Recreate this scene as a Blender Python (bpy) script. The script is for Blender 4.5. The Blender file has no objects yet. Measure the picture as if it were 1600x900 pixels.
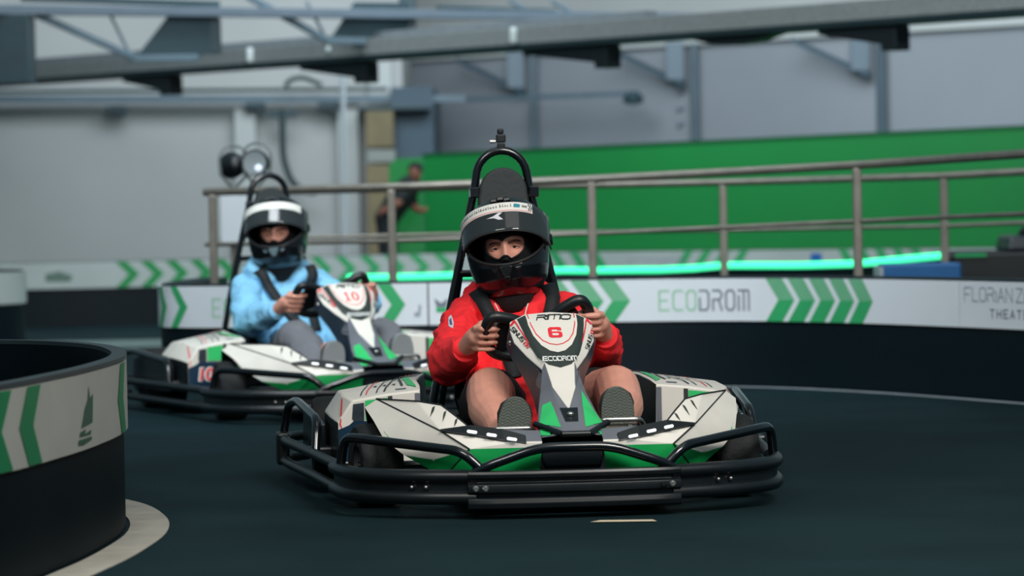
import bpy, bmesh, math, random
from mathutils import Vector, Matrix, noise
from mathutils.bvhtree import BVHTree
from mathutils.geometry import tessellate_polygon

random.seed(4)
S = bpy.context.scene
C = S.collection

# ------------------------------------------------------------------ camera
FPX, CAM_H, YC, SLOPE = 5000.0, 0.92, 315.0, 0.019
cd = bpy.data.cameras.new('camera')
cd.sensor_width = 36.0
cd.lens = FPX / 1600.0 * 36.0
cd.dof.use_dof = True
cd.dof.focus_distance = 9.95
cd.dof.aperture_fstop = 3.0
cd.clip_end = 200
cam = bpy.data.objects.new('camera', cd)
C.objects.link(cam)
pitch = math.atan((450 - YC) / FPX)
roll = math.atan(SLOPE)
cam.matrix_world = (Matrix.Translation((0, 0, CAM_H)) @ Matrix.Rotation(math.pi / 2 - pitch, 4, 'X')
                    @ Matrix.Rotation(-roll, 4, 'Z'))
S.camera = cam

# ------------------------------------------------------------------ light
S.view_settings.view_transform = 'Standard'
S.view_settings.look = 'None'
S.view_settings.exposure = 0.0
S.view_settings.gamma = 1.0
S.view_settings.use_curve_mapping = False

w = bpy.data.worlds.new('hall_daylight')
S.world = w
w.use_nodes = True
bgn = w.node_tree.nodes['Background']
bgn.inputs['Color'].default_value = (0.42, 0.66, 0.76, 1)
bgn.inputs['Strength'].default_value = 0.26


def area(name, loc, size, power, col, target=None, sy=None, spread=180):
    l = bpy.data.lights.new(name, 'AREA')
    l.shape = 'RECTANGLE'
    l.size = size
    l.size_y = sy or size
    l.energy = power
    l.color = col
    l.spread = math.radians(spread)
    o = bpy.data.objects.new(name, l)
    C.objects.link(o)
    o.location = loc
    d = Vector(target or (loc[0], loc[1], 0)) - Vector(loc)
    o.rotation_euler = d.to_track_quat('-Z', 'Y').to_euler()
    return o


area('added_light', (-1.5, 5.6, 4.2), 1.8, 118, (1.0, 0.95, 0.89), (-0.1, 10.2, 0.4), 1.4)  # added front-left light on the front kart, no fixture behind it
area('added_light', (2.0, 6.0, 4.0), 1.8, 236, (1.0, 0.95, 0.89), (0.1, 10.4, 0.4), 1.4)  # stronger added light from front right, brightens the right wing
area('added_light', (0.6, 9.6, 5.0), 2.2, 14, (1.0, 0.95, 0.88), (0.1, 10.8, 0.4), 2.0)  # weak added overhead fill, unseen source
area('added_light', (-1.6, 11.6, 5.0), 2.6, 48, (0.88, 0.96, 1.0), (-0.9, 14.6, 0.4), 2.0, 75)  # added fill for the rear kart, spread narrowed to spare the floor
area('added_light', (1.2, 11.4, 4.6), 6.5, 42, (0.90, 0.96, 1.0), (1.1, 16.0, 0.55), 1.2, 78)  # wide strip added to brighten the banner boards, unseen source
area('added_light', (0.0, 16.5, 5.0), 6.0, 330, (0.88, 0.96, 1.0), (0.0, 25.0, 1.2), 2.0)  # added fill aimed back at tray, truss and green wall
area('added_light', (0.0, 23.5, 6.0), 8.0, 620, (0.86, 0.95, 1.0), (0.0, 30.0, 1.2), 3.0)  # added fill that brightens the back walls, unseen source

# ------------------------------------------------------------------ materials


def lin(c):
    c = c / 255.0
    return c / 12.92 if c <= 0.04045 else ((c + 0.055) / 1.055) ** 2.4


MATS = {}


def mat(name, rgb, rough=0.5, metal=0.0, var=0.0, vscale=8.0, bump=0.0, bscale=60.0, coat=0.0, emit=0.0, spec=0.5, dirt=0.0):
    if name in MATS:
        return MATS[name]
    m = bpy.data.materials.new(name)
    m.use_nodes = True
    nt = m.node_tree
    b = nt.nodes['Principled BSDF']
    col = (lin(rgb[0]), lin(rgb[1]), lin(rgb[2]), 1)
    b.inputs['Base Color'].default_value = col
    b.inputs['Roughness'].default_value = rough
    b.inputs['Metallic'].default_value = metal
    b.inputs['Coat Weight'].default_value = coat
    b.inputs['Specular IOR Level'].default_value = spec
    tc = nt.nodes.new('ShaderNodeTexCoord')
    if emit:
        b.inputs['Emission Color'].default_value = col
        b.inputs['Emission Strength'].default_value = emit
    if var or dirt:
        nz = nt.nodes.new('ShaderNodeTexNoise')
        nz.inputs['Scale'].default_value = vscale
        nz.inputs['Detail'].default_value = 6
        nt.links.new(tc.outputs['Object'], nz.inputs['Vector'])
        rp = nt.nodes.new('ShaderNodeValToRGB')
        rp.color_ramp.elements[0].position = 0.3
        rp.color_ramp.elements[1].position = 0.7
        k0, k1 = 1 - var, 1 + var
        rp.color_ramp.elements[0].color = (col[0] * k0, col[1] * k0, col[2] * k0, 1)
        rp.color_ramp.elements[1].color = (min(1, col[0] * k1), min(1, col[1] * k1), min(1, col[2] * k1), 1)
        nt.links.new(nz.outputs['Fac'], rp.inputs['Fac'])
        nt.links.new(rp.outputs['Color'], b.inputs['Base Color'])
    if bump:
        n2 = nt.nodes.new('ShaderNodeTexNoise')
        n2.inputs['Scale'].default_value = bscale
        n2.inputs['Detail'].default_value = 4
        nt.links.new(tc.outputs['Object'], n2.inputs['Vector'])
        bp = nt.nodes.new('ShaderNodeBump')
        bp.inputs['Strength'].default_value = bump
        bp.inputs['Distance'].default_value = 0.01
        nt.links.new(n2.outputs['Fac'], bp.inputs['Height'])
        nt.links.new(bp.outputs['Normal'], b.inputs['Normal'])
    MATS[name] = m
    return m


BLACK = mat('black_plastic', (14, 20, 24), 0.38, var=0.25, vscale=14)
RUBBER = mat('rubber', (9, 13, 16), 0.75, var=0.2, vscale=20, bump=0.3)
TUBE = mat('black_painted_steel', (8, 13, 18), 0.22, coat=0.4)
WHITE = mat('white_gloss_plastic', (220, 216, 207), 0.45, var=0.04, vscale=9, coat=0.05)
GREYW = mat('pale_grey_plastic', (196, 198, 200), 0.35, var=0.04)
GREY = mat('mid_grey_plastic', (104, 108, 116), 0.4, var=0.08)
OLIVE = mat('charcoal_print', (46, 54, 50), 0.45)
GREEN = mat('green_print', (52, 192, 108), 0.35, var=0.05)
DGREEN = mat('deep_green_plastic', (14, 148, 74), 0.35, var=0.08)
RED = mat('red_print', (226, 42, 56), 0.4)
NAVY = mat('navy_plastic', (12, 44, 66), 0.35, var=0.15)
STEEL = mat('brushed_steel', (188, 188, 184), 0.3, metal=0.9)
SKIN = mat('skin', (215, 152, 132), 0.5, var=0.07, vscale=22, bump=0.12, bscale=120)

# ------------------------------------------------------------------ mesh helpers


class MB:
    def __init__(s):
        s.v, s.f, s.m = [], [], []
        s.cur = 0

    def mat(s, i):
        s.cur = i
        return s

    def add(s, vs, fs):
        o = len(s.v)
        s.v += [Vector(p) for p in vs]
        for f in fs:
            s.f.append([i + o for i in f])
            s.m.append(s.cur)
        return s

    def box(s, lo, hi, taper=0.0):
        x0, y0, z0 = lo
        x1, y1, z1 = hi
        t = taper
        vs = [(x0, y0, z0), (x1, y0, z0), (x1, y1, z0), (x0, y1, z0),
              (x0 + t, y0 + t, z1), (x1 - t, y0 + t, z1), (x1 - t, y1 - t, z1), (x0 + t, y1 - t, z1)]
        return s.add(vs, [(3, 2, 1, 0), (4, 5, 6, 7), (0, 1, 5, 4), (1, 2, 6, 5), (2, 3, 7, 6), (3, 0, 4, 7)])

    def bar(s, a, b, wx, wz, up=(0, 0, 1)):
        a, b = Vector(a), Vector(b)
        d = (b - a).normalized()
        x = d.cross(Vector(up))
        x = x.normalized() if x.length > 1e-4 else d.orthogonal().normalized()
        y = x.cross(d).normalized()
        vs = []
        for p in (a, b):
            for sx, sy in ((-1, -1), (1, -1), (1, 1), (-1, 1)):
                vs.append(p + x * sx * wx / 2 + y * sy * wz / 2)
        return s.add(vs, [(0, 1, 2, 3), (7, 6, 5, 4), (0, 4, 5, 1), (1, 5, 6, 2), (2, 6, 7, 3), (3, 7, 4, 0)])

    def tube(s, pts, r, n=10, closed=False, rads=None, flat=None):
        """round tube along pts; flat=(a,b): elliptical section"""
        P = [Vector(p) for p in pts]
        L = len(P)
        R = rads or [r] * L
        T = []
        for i in range(L):
            if closed:
                t = P[(i + 1) % L] - P[i - 1]
            else:
                t = P[min(i + 1, L - 1)] - P[max(i - 1, 0)]
            T.append(t.normalized())
        N = T[0].orthogonal().normalized()
        if flat:
            N = Vector(flat[0]) - T[0] * T[0].dot(Vector(flat[0]))
            N.normalize()
        vs = []
        for i in range(L):
            N = (N - T[i] * N.dot(T[i])).normalized()
            B = T[i].cross(N)
            for k in range(n):
                a = 2 * math.pi * k / n
                q = flat[1] if flat else 1.0
                vs.append(P[i] + (N * math.cos(a) * q + B * math.sin(a)) * R[i])
        fs = []
        for i in range(L if closed else L - 1):
            j = (i + 1) % L
            for k in range(n):
                k2 = (k + 1) % n
                fs.append((i * n + k, i * n + k2, j * n + k2, j * n + k))
        if not closed:
            fs.append(tuple(range(n - 1, -1, -1)))
            fs.append(tuple((L - 1) * n + k for k in range(n)))
        return s.add(vs, fs)

    def limb(s, pts, n=14, flat=None):
        """pts: [(p, r)] tapered limb with rounded ends"""
        P = [(Vector(p), r) for p, r in pts]
        d0 = (P[0][0] - P[1][0]).normalized()
        d1 = (P[-1][0] - P[-2][0]).normalized()
        q = []
        for a in (85, 60, 35, 12):
            a = math.radians(a)
            q.append((P[0][0] + d0 * P[0][1] * math.sin(a), P[0][1] * math.cos(a)))
        # subdivide by catmull
        core = smooth_r(P, 5)
        q += core
        for a in (12, 35, 60, 85):
            a = math.radians(a)
            q.append((P[-1][0] + d1 * P[-1][1] * math.sin(a), P[-1][1] * math.cos(a)))
        return s.tube([p for p, r in q], 0, n, rads=[r for p, r in q], flat=flat)

    def loft(s, secs, cap=True, closed=True):
        n = len(secs[0])
        vs = [p for sec in secs for p in sec]
        fs = []
        for i in range(len(secs) - 1):
            for k in range(n if closed else n - 1):
                k2 = (k + 1) % n
                fs.append((i * n + k, i * n + k2, (i + 1) * n + k2, (i + 1) * n + k))
        if cap:
            fs.append(tuple(range(n - 1, -1, -1)))
            fs.append(tuple((len(secs) - 1) * n + k for k in range(n)))
        return s.add(vs, fs)

    def ellipsoid(s, c, r, nu=20, nv=12, rot=None):
        vs, fs = [], []
        c = Vector(c)
        for j in range(nv + 1):
            ph = -math.pi / 2 + math.pi * j / nv
            for i in range(nu):
                th = 2 * math.pi * i / nu
                p = Vector((r[0] * math.cos(ph) * math.cos(th), r[1] * math.cos(ph) * math.sin(th), r[2] * math.sin(ph)))
                if rot:
                    p = rot @ p
                vs.append(c + p)
        for j in range(nv):
            for i in range(nu):
                i2 = (i + 1) % nu
                fs.append((j * nu + i, j * nu + i2, (j + 1) * nu + i2, (j + 1) * nu + i))
        return s.add(vs, fs)

    def lathe(s, prof, c, axis='Z', n=24):
        """prof: [(r, h)]"""
        vs, fs = [], []
        c = Vector(c)
        for r, h in prof:
            for i in range(n):
                a = 2 * math.pi * i / n
                x, y = r * math.cos(a), r * math.sin(a)
                p = {'Z': (x, y, h), 'X': (h, x, y), 'Y': (y, h, x)}[axis]
                vs.append(c + Vector(p))
        for j in range(len(prof) - 1):
            for i in range(n):
                i2 = (i + 1) % n
                fs.append((j * n + i, j * n + i2, (j + 1) * n + i2, (j + 1) * n + i))
        return s.add(vs, fs)

    def prism(s, poly, fn0, fn1):
        n = len(poly)
        vs = [fn0(p) for p in poly] + [fn1(p) for p in poly]
        fs = [tuple(range(n)), tuple(range(2 * n - 1, n - 1, -1))]
        for i in range(n):
            j = (i + 1) % n
            fs.append((i, i + n, j + n, j))
        return s.add(vs, fs)

    def mesh(s, name):
        me = bpy.data.meshes.new(name)
        me.from_pydata([tuple(v) for v in s.v], [], s.f)
        for i, p in enumerate(me.polygons):
            p.material_index = s.m[i]
        bm = bmesh.new()
        bm.from_mesh(me)
        bmesh.ops.remove_doubles(bm, verts=bm.verts, dist=1e-5)
        bmesh.ops.recalc_face_normals(bm, faces=bm.faces)
        bm.to_mesh(me)
        bm.free()
        return me

    def build(s, name, mats, parent=None, smooth=None, bevel=0.0, sub=0, solid=0.0, loc=None, seg=2):
        me = s.mesh(name)
        return link(name, me, mats, parent, smooth, bevel, sub, solid, loc, seg)


def link(name, me, mats, parent=None, smooth=None, bevel=0.0, sub=0, solid=0.0, loc=None, seg=2):
    if not isinstance(mats, (list, tuple)):
        mats = [mats]
    for m in mats:
        me.materials.append(m)
    o = bpy.data.objects.new(name, me)
    C.objects.link(o)
    if parent:
        o.parent = parent
    if loc is not None:
        o.location = loc
    if solid:
        md = o.modifiers.new('solid', 'SOLIDIFY')
        md.thickness = solid
        md.offset = -1
    if bevel:
        md = o.modifiers.new('bevel', 'BEVEL')
        md.width = bevel
        md.segments = seg
        md.limit_method = 'ANGLE'
        md.angle_limit = math.radians(25)
    if sub:
        md = o.modifiers.new('sub', 'SUBSURF')
        md.levels = md.render_levels = sub
    if smooth is not None:
        me.shade_smooth()
        if smooth < 180:
            me.set_sharp_from_angle(angle=math.radians(smooth))
    return o


def smooth_r(P, k=6):
    """catmull-rom on [(Vector, r)]"""
    out = []
    L = len(P)
    for i in range(L - 1):
        p0, p1, p2, p3 = P[max(i - 1, 0)], P[i], P[i + 1], P[min(i + 2, L - 1)]
        for j in range(k):
            t = j / k
            t2, t3 = t * t, t * t * t
            a = [-0.5 * t3 + t2 - 0.5 * t, 1.5 * t3 - 2.5 * t2 + 1, -1.5 * t3 + 2 * t2 + 0.5 * t, 0.5 * t3 - 0.5 * t2]
            out.append((p0[0] * a[0] + p1[0] * a[1] + p2[0] * a[2] + p3[0] * a[3],
                        max(1e-4, p1[1] * (1 - t) + p2[1] * t)))
    out.append(P[-1])
    return out


def spline(pts, k=8):
    return [p for p, r in smooth_r([(Vector(p), 0.01) for p in pts], k)]


def fillet(pts, rad, k=5):
    """polyline with rounded corners"""
    P = [Vector(p) for p in pts]
    out = [P[0]]
    for i in range(1, len(P) - 1):
        a, b, c = P[i - 1], P[i], P[i + 1]
        r = min(rad, (a - b).length * 0.48, (c - b).length * 0.48)
        p, q = b + (a - b).normalized() * r, b + (c - b).normalized() * r
        for j in range(k + 1):
            t = j / k
            out.append(p * (1 - t) ** 2 + b * 2 * t * (1 - t) + q * t * t)
    out.append(P[-1])
    return out


def tag(o, label, cat, group=None, kind=None):
    if label:
        o['label'] = label
    if cat:
        o['category'] = cat
    if group:
        o['group'] = group
    if kind:
        o['kind'] = kind
    return o


def empty(name, loc=(0, 0, 0), rz=0.0, parent=None):
    o = bpy.data.objects.new(name, None)
    C.objects.link(o)
    o.location = loc
    o.rotation_euler = (0, 0, rz)
    o.empty_display_size = 0.1
    if parent:
        o.parent = parent
    return o


def bvh_of(objs):
    """tree over several meshes that share one parent space"""
    vs, fs = [], []
    dg = bpy.context.evaluated_depsgraph_get()
    for o in objs:
        ev = o.evaluated_get(dg)
        me = ev.to_mesh()
        off = len(vs)
        mx = o.matrix_basis
        vs += [mx @ v.co for v in me.vertices]
        fs += [[i + off for i in p.vertices] for p in me.polygons]
        ev.to_mesh_clear()
    return BVHTree.FromPolygons(vs, fs)


# ---- flat shapes laid on surfaces ------------------------------------------------
def shape_bm(polys, step):
    """list of 2-D polygons -> finely cut flat bmesh"""
    bm = bmesh.new()
    for poly in polys:
        pl = [Vector((p[0], p[1], 0)) for p in poly]
        tris = tessellate_polygon([pl])
        vs = [bm.verts.new(p) for p in pl]
        for t in tris:
            try:
                bm.faces.new([vs[i] for i in t])
            except ValueError:
                pass
    cut(bm, step)
    return bm


def cut(bm, step):
    if not bm.verts:
        return
    for ax in (0, 1):
        lo = min(v.co[ax] for v in bm.verts)
        hi = max(v.co[ax] for v in bm.verts)
        k = math.floor(lo / step) + 1
        while k * step < hi:
            co = [0, 0, 0]
            no = [0, 0, 0]
            co[ax] = k * step
            no[ax] = 1
            bmesh.ops.bisect_plane(bm, geom=bm.verts[:] + bm.edges[:] + bm.faces[:], plane_co=co, plane_no=no, dist=1e-6)
            k += 1


def text_polys(txt, size=1.0, bold=0.0, shear=0.0, sx=1.0, align='CENTER'):
    cu = bpy.data.curves.new('t', 'FONT')
    cu.body = txt
    cu.size = size
    cu.offset = bold
    cu.shear = shear
    cu.align_x = align
    cu.align_y = 'CENTER'
    o = bpy.data.objects.new('t', cu)
    C.objects.link(o)
    dg = bpy.context.evaluated_depsgraph_get()
    ev = o.evaluated_get(dg)
    me = ev.to_mesh()
    out = [[(me.vertices[i].co.x * sx, me.vertices[i].co.y) for i in p.vertices] for p in me.polygons]
    ev.to_mesh_clear()
    bpy.data.objects.remove(o)
    bpy.data.curves.remove(cu)
    return out


GLYPH = {
    'E': [[(4, 6), (0, 6), (0, 0), (4, 0)], [(0, 3), (3.2, 3)]],
    'C': [[(4, 6), (1, 6), (0, 5), (0, 1), (1, 0), (4, 0)]],
    'O': [[(1, 6), (3, 6), (4, 5), (4, 1), (3, 0), (1, 0), (0, 1), (0, 5), (1, 6)]],
    'D': [[(0, 3.6), (0, 0), (3, 0), (4, 1), (4, 5), (3, 6), (0, 6)]],
    'R': [[(0, 3.2), (0, 0)], [(0, 6), (3, 6), (4, 5), (4, 4.2), (3, 3.2), (0, 3.2)], [(2.6, 3.2), (4, 0)]],
    'M': [[(0, 4.2), (0, 0)], [(0, 6), (4.5, 6), (5, 5.5), (5, 0)], [(2.5, 6), (2.5, 0)]],
    'I': [[(0, 0), (0, 4.4)]],
    'i': [[(0, 0), (0, 4.2)], [(0, 5.2), (0, 6)]],
    'N': [[(0, 0), (0, 6), (4, 0), (4, 6)]],
    'U': [[(0, 6), (0, 1), (1, 0), (3, 0), (4, 1), (4, 6)]],
    'S': [[(4, 6), (0, 6), (0, 3), (4, 3), (4, 0), (0, 0)]],
    'F': [[(4, 6), (0, 6), (0, 0)], [(0, 3), (3, 3)]],
    'L': [[(0, 6), (0, 0), (3.4, 0)]],
    'A': [[(0, 0), (2, 6), (4, 0)], [(0.8, 2), (3.2, 2)]],
    'T': [[(0, 6), (4, 6)], [(2, 6), (2, 0)]],
    'H': [[(0, 0), (0, 6)], [(4, 0), (4, 6)], [(0, 3), (4, 3)]],
    'Z': [[(0, 6), (4, 6), (0, 0), (4, 0)]],
}


def stroke_text(txt, h, th, gap=1.6, wide=1.0):
    """technical lettering from strokes; returns (polys, width); baseline 0, starts at 0"""
    k = h / 6.0
    x = 0.0
    out = []
    for ch in txt:
        if ch == ' ':
            x += 3 * wide
            continue
        g = GLYPH[ch]
        wd = max(p[0] for st in g for p in st)
        for st in g:
            for a, b in zip(st[:-1], st[1:]):
                a = Vector(((x + a[0] * wide) * k, a[1] * k))
                b = Vector(((x + b[0] * wide) * k, b[1] * k))
                d = (b - a).normalized()
                n = Vector((-d.y, d.x)) * th / 2
                e = d * th / 2
                out.append([tuple(a - e - n), tuple(b + e - n), tuple(b + e + n), tuple(a - e + n)])
        x += wd * wide + gap
    return out, (x - gap) * k


def xf(polys, ox=0, oy=0, sx=1, sy=1, ang=0):
    ca, sa = math.cos(ang), math.sin(ang)
    r = []
    for p in polys:
        r.append([((a * sx) * ca - (b * sy) * sa + ox, (a * sx) * sa + (b * sy) * ca + oy) for a, b in p])
    return r


def decal(name, tree, polys, ray, mat_, parent, off=0.0012, step=0.02, label=None):
    """print laid on a surface: ray(u,v)->(origin, dir) is cast at the tree"""
    bm = shape_bm(polys, step)
    dead = []
    for v in bm.verts:
        o, d = ray(v.co.x, v.co.y)
        h = tree.ray_cast(Vector(o), Vector(d))
        if h[0] is None:
            dead.append(v)
            continue
        n = h[1]
        if n.dot(Vector(d)) > 0:
            n = -n
        v.co = h[0] + n * off - Vector(d) * off * 0.5
    if dead:
        bmesh.ops.delete(bm, geom=dead, context='VERTS')
    bmesh.ops.recalc_face_normals(bm, faces=bm.faces)
    me = bpy.data.meshes.new(name)
    bm.to_mesh(me)
    bm.free()
    if not me.polygons:
        return None
    o = link(name, me, mat_, parent, smooth=40)
    if label:
        o['label'] = label
    return o

# ================================================================== setting
FLOORM = mat('track_asphalt', (23, 40, 44), 0.7, var=0.22, vscale=1.3, bump=0.25, bscale=90, spec=0.04)
floor_mb = MB().box((-16, -3, -0.1), (16, 40, 0.0))
fl = floor_mb.build('floor', FLOORM)
fl['kind'] = 'structure'

WALLW = mat('white_rendered_wall', (172, 176, 176), 0.8, var=0.06, vscale=0.7, bump=0.1)
WALLG = mat('blue_grey_cladding', (142, 149, 157), 0.7, var=0.05, vscale=0.8)
TRIMW = mat('pale_trim_paint', (184, 190, 190), 0.6)
STEELB = mat('blue_grey_painted_steel', (92, 112, 124), 0.5, var=0.08)
STEELD = mat('dark_teal_painted_steel', (44, 66, 74), 0.5, var=0.1)
GALV = mat('galvanised_tray', (120, 126, 126), 0.5, var=0.12, vscale=30)


def structure(o):
    o['kind'] = 'structure'
    return o


structure(MB().box((-9, 30.0, 0), (-1.09, 30.2, 4.2)).build('wall_left', WALLW))
structure(MB().box((-1.09, 30.0, 0), (-0.99, 33.1, 4.2)).build('wall_return', WALLW))
WA, WB = Vector((-1.2, 33.0, 0)), Vector((8.4, 24.5, 0))
WD = (WB - WA).normalized()
WN = Vector((WD.y, -WD.x, 0))


def on_back(x, off=0.0, z=0.0):
    q = WA + WD * ((x - WA.x) / WD.x) + WN * off
    return Vector((q.x, q.y, z))


def back_slab(name, x0, x1, z0, z1, o0, o1, m):
    a, b = on_back(x0, (o0 + o1) / 2, (z0 + z1) / 2), on_back(x1, (o0 + o1) / 2, (z0 + z1) / 2)
    return structure(MB().bar(a, b, abs(o1 - o0), z1 - z0).build(name, m))


back_slab('wall_back', -1.2, 8.2, 0, 2.40, -0.2, 0, WALLG)
back_slab('wall_upper', -1.2, 8.2, 2.40, 4.6, -0.22, -0.02, WALLW)
back_slab('trim_1', -1.2, 8.2, 2.37, 2.46, 0.0, 0.06, TRIMW)
structure(MB().box((-1.30, 29.9, 1.93), (-1.09, 30.0, 2.4)).build('trim_2', TRIMW))
# pilasters on the white wall
structure(MB().box((-2.56, 29.85, 0), (-2.36, 30.0, 1.86)).build('trim_3', TRIMW, bevel=0.01))
structure(MB().box((-1.60, 29.85, 0), (-1.40, 30.0, 1.86)).build('trim_4', TRIMW, bevel=0.01))
structure(MB().box((-1.09, 29.7, 0.0), (-0.70, 32.9, 2.0)).build('trim_5', mat('slate_blue_board', (66, 86, 100), 0.6)))


class Path:
    def __init__(s, pts, k=10):
        P = spline([(p[0], p[1], 0) for p in pts], k)
        s.P = P
        s.S = [0.0]
        for a, b in zip(P[:-1], P[1:]):
            s.S.append(s.S[-1] + (b - a).length)
        s.L = s.S[-1]

    def at(s, u):
        u = min(max(u, 0), s.L - 1e-6)
        lo, hi = 0, len(s.S) - 1
        while hi - lo > 1:
            mid = (lo + hi) // 2
            if s.S[mid] <= u:
                lo = mid
            else:
                hi = mid
        t = (u - s.S[lo]) / (s.S[hi] - s.S[lo])
        p = s.P[lo].lerp(s.P[hi], t)
        i0, i1 = max(lo - 1, 0), min(hi + 1, len(s.P) - 1)
        d0 = (s.P[hi] - s.P[i0]).normalized()
        d1 = (s.P[i1] - s.P[lo]).normalized()
        d = d0.lerp(d1, t).normalized()
        return p, Vector((d.y, -d.x, 0))

    def u_of_x(s, x):
        best = min(range(len(s.P)), key=lambda i: abs(s.P[i].x - x))
        for i in range(max(0, best - 1), min(len(s.P) - 1, best + 1)):
            a, b = s.P[i].x, s.P[i + 1].x
            if (a - x) * (b - x) <= 0 and a != b:
                return s.S[i] + (s.S[i + 1] - s.S[i]) * (x - a) / (b - a)
        return s.S[best]

    def pt(s, u, z, off=0.0):
        p, n = s.at(u)
        q = p + n * off
        return Vector((q.x, q.y, z))


def sweep(path, u0, u1, sec, step=0.08):
    """sec: list of (offset, z)"""
    n = max(2, int((u1 - u0) / step) + 1)
    return MB().loft([[path.pt(u0 + (u1 - u0) * i / n, z, o) for o, z in sec] for i in range(n + 1)])


def lay(name, path, polys, off, m, parent, step=0.05):
    bm = shape_bm(polys, step)
    for v in bm.verts:
        v.co = path.pt(v.co.x, v.co.y, off)
    bmesh.ops.recalc_face_normals(bm, faces=bm.faces)
    me = bpy.data.meshes.new(name)
    bm.to_mesh(me)
    bm.free()
    return link(name, me, m, parent)


BARRIER = mat('black_barrier_plastic', (5, 20, 27), 0.5, var=0.15, vscale=3, spec=0.2)
BOARD = mat('white_banner_board', (212, 218, 224), 0.5, var=0.03, vscale=3)
BOARD2 = mat('off_white_banner_board', (172, 182, 180), 0.5, var=0.05, vscale=3)
CHEV = mat('green_chevron_print', (46, 160, 98), 0.5, var=0.04)
CHEVP = mat('faded_green_chevron_print', (104, 172, 132), 0.5, var=0.04)
CHEVD = mat('dark_green_chevron_print', (16, 140, 74), 0.5, var=0.05)
GREYP = mat('grey_print', (108, 116, 128), 0.5)
GREYL = mat('light_grey_print', (150, 160, 172), 0.5)
GREENL = mat('pale_green_print', (146, 196, 166), 0.5)


def chevron(u, z0, z1, wd, tip, dirn=1):
    zm = (z0 + z1) / 2
    t = tip * dirn
    return [(u, z0), (u + wd, z0), (u + wd + t, zm), (u + wd, z1), (u, z1), (u + t, zm)]


def chevron_two(u, z0, z1, wd, tip):
    zm = (z0 + z1) / 2
    lower = [(u, z0), (u + wd, z0), (u + wd + tip, zm), (u + tip, zm)]
    upper = [(u + tip, zm), (u + wd + tip, zm), (u + wd, z1), (u, z1)]
    return lower, upper


def barrier(name, path, ztop, t, panels, label, zp, board=BOARD, body=BARRIER):
    root = empty(name, (path.P[0].x, path.P[0].y, 0))
    tag(root, label, 'barrier')
    inv = Matrix.Translation((-path.P[0].x, -path.P[0].y, 0))
    sec = [(0, 0), (0.0, ztop - 0.012), (-0.012, ztop), (-t + 0.012, ztop), (-t, ztop - 0.012), (-t, 0)]
    b = sweep(path, 0, path.L, sec).build('barrier_body', body, root, smooth=40)
    b.matrix_parent_inverse = inv
    for u0, u1 in panels:
        p = sweep(path, u0, u1, [(0.001, zp[0]), (0.012, zp[0]), (0.012, zp[1]), (0.001, zp[1])]).build('banner_board', board, root, smooth=40)
        p.matrix_parent_inverse = inv
    return root, inv


def print_on(root, inv, name, path, polys, m, off=0.014, step=0.05):
    o = lay(name, path, polys, off, m, root, step)
    o.matrix_parent_inverse = inv
    return o


# ---- long outer barrier behind the red driver ------------------------------------
OP = Path([(-1.72, 17.6), (-1.80, 16.75), (-1.76, 16.2), (-1.45, 15.97), (-0.9, 15.85), (-0.2, 15.80), (0.45, 15.76), (0.94, 15.66), (1.35, 15.38),
           (1.75, 14.86), (2.236, 13.97), (2.62, 13.1), (2.95, 12.2)])
ux = OP.u_of_x
U0 = ux(-1.70) - 0.25
seams = [0.35, ux(-0.415), ux(0.14), ux(2.02), OP.L - 0.02]
ob, oi = barrier('track_barrier', OP, 0.535, 0.16, [(a + 0.004, b - 0.004) for a, b in zip(seams[:-1], seams[1:])],
                 'long black track barrier with white banner boards curving behind the red-hooded driver', (0.318, 0.525))
for uu in [ux(1.235) + k * 0.134 for k in range(5)]:
    lo, up = chevron_two(uu, 0.318, 0.525, 0.10, 0.075)
    print_on(ob, oi, 'chevron', OP, [lo], CHEV)
    print_on(ob, oi, 'faded_chevron', OP, [up], CHEVP)
for uu in [ux(0.155) + k * 0.132 for k in range(3)]:
    lo, up = chevron_two(uu, 0.318, 0.525, 0.09, 0.075)
    print_on(ob, oi, 'chevron', OP, [lo], CHEV)
    print_on(ob, oi, 'faded_chevron', OP, [up], CHEVP)
for uu in [ux(-0.91) + k * 0.122 for k in range(3)]:
    print_on(ob, oi, 'chevron', OP, [chevron(uu, 0.318, 0.525, 0.07, 0.07)], CHEV)
for uu, wd in [(ux(-1.71), 0.05), (ux(-1.71) - 0.16, 0.06), (ux(-1.71) - 0.34, 0.06)]:
    print_on(ob, oi, 'chevron', OP, [chevron(uu, 0.318, 0.525, wd, 0.065)], CHEV)
for x0, x in ((0.715, 0),):
    a, wd = stroke_text('ECO', 0.095, 0.010, gap=1.5, wide=.72)
    print_on(ob, oi, 'green_lettering', OP, xf(a, ux(0.725), 0.372), GREENL, off=0.0142)
    b, wd2 = stroke_text('DROM', 0.095, 0.010, gap=1.5, wide=.72)
    print_on(ob, oi, 'grey_lettering', OP, xf(b, ux(0.725) + wd + 0.022, 0.372), GREYP, off=0.0142)
a, wd = stroke_text('ECO', 0.088, 0.009, gap=1.5, wide=.72)
print_on(ob, oi, 'green_lettering', OP, xf(a, ux(-1.49), 0.372), GREENL, off=0.0142)
b, wd2 = stroke_text('DROM', 0.088, 0.009, gap=1.5, wide=.72)
print_on(ob, oi, 'grey_lettering', OP, xf(b, ux(-1.49) + wd + 0.022, 0.372), GREYP, off=0.0142)
a, wd = stroke_text('FLORIAN', 0.060, 0.0065, gap=1.5, wide=1.15)
print_on(ob, oi, 'theatre_lettering', OP, xf(a, ux(2.04), 0.437), GREYL, off=0.0142)
a, wd2 = stroke_text('ZIMMER', 0.060, 0.0065, gap=1.5, wide=1.15)
print_on(ob, oi, 'theatre_lettering', OP, xf(a, ux(2.04) + wd + 0.03, 0.437), GREYL, off=0.0142)
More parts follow.
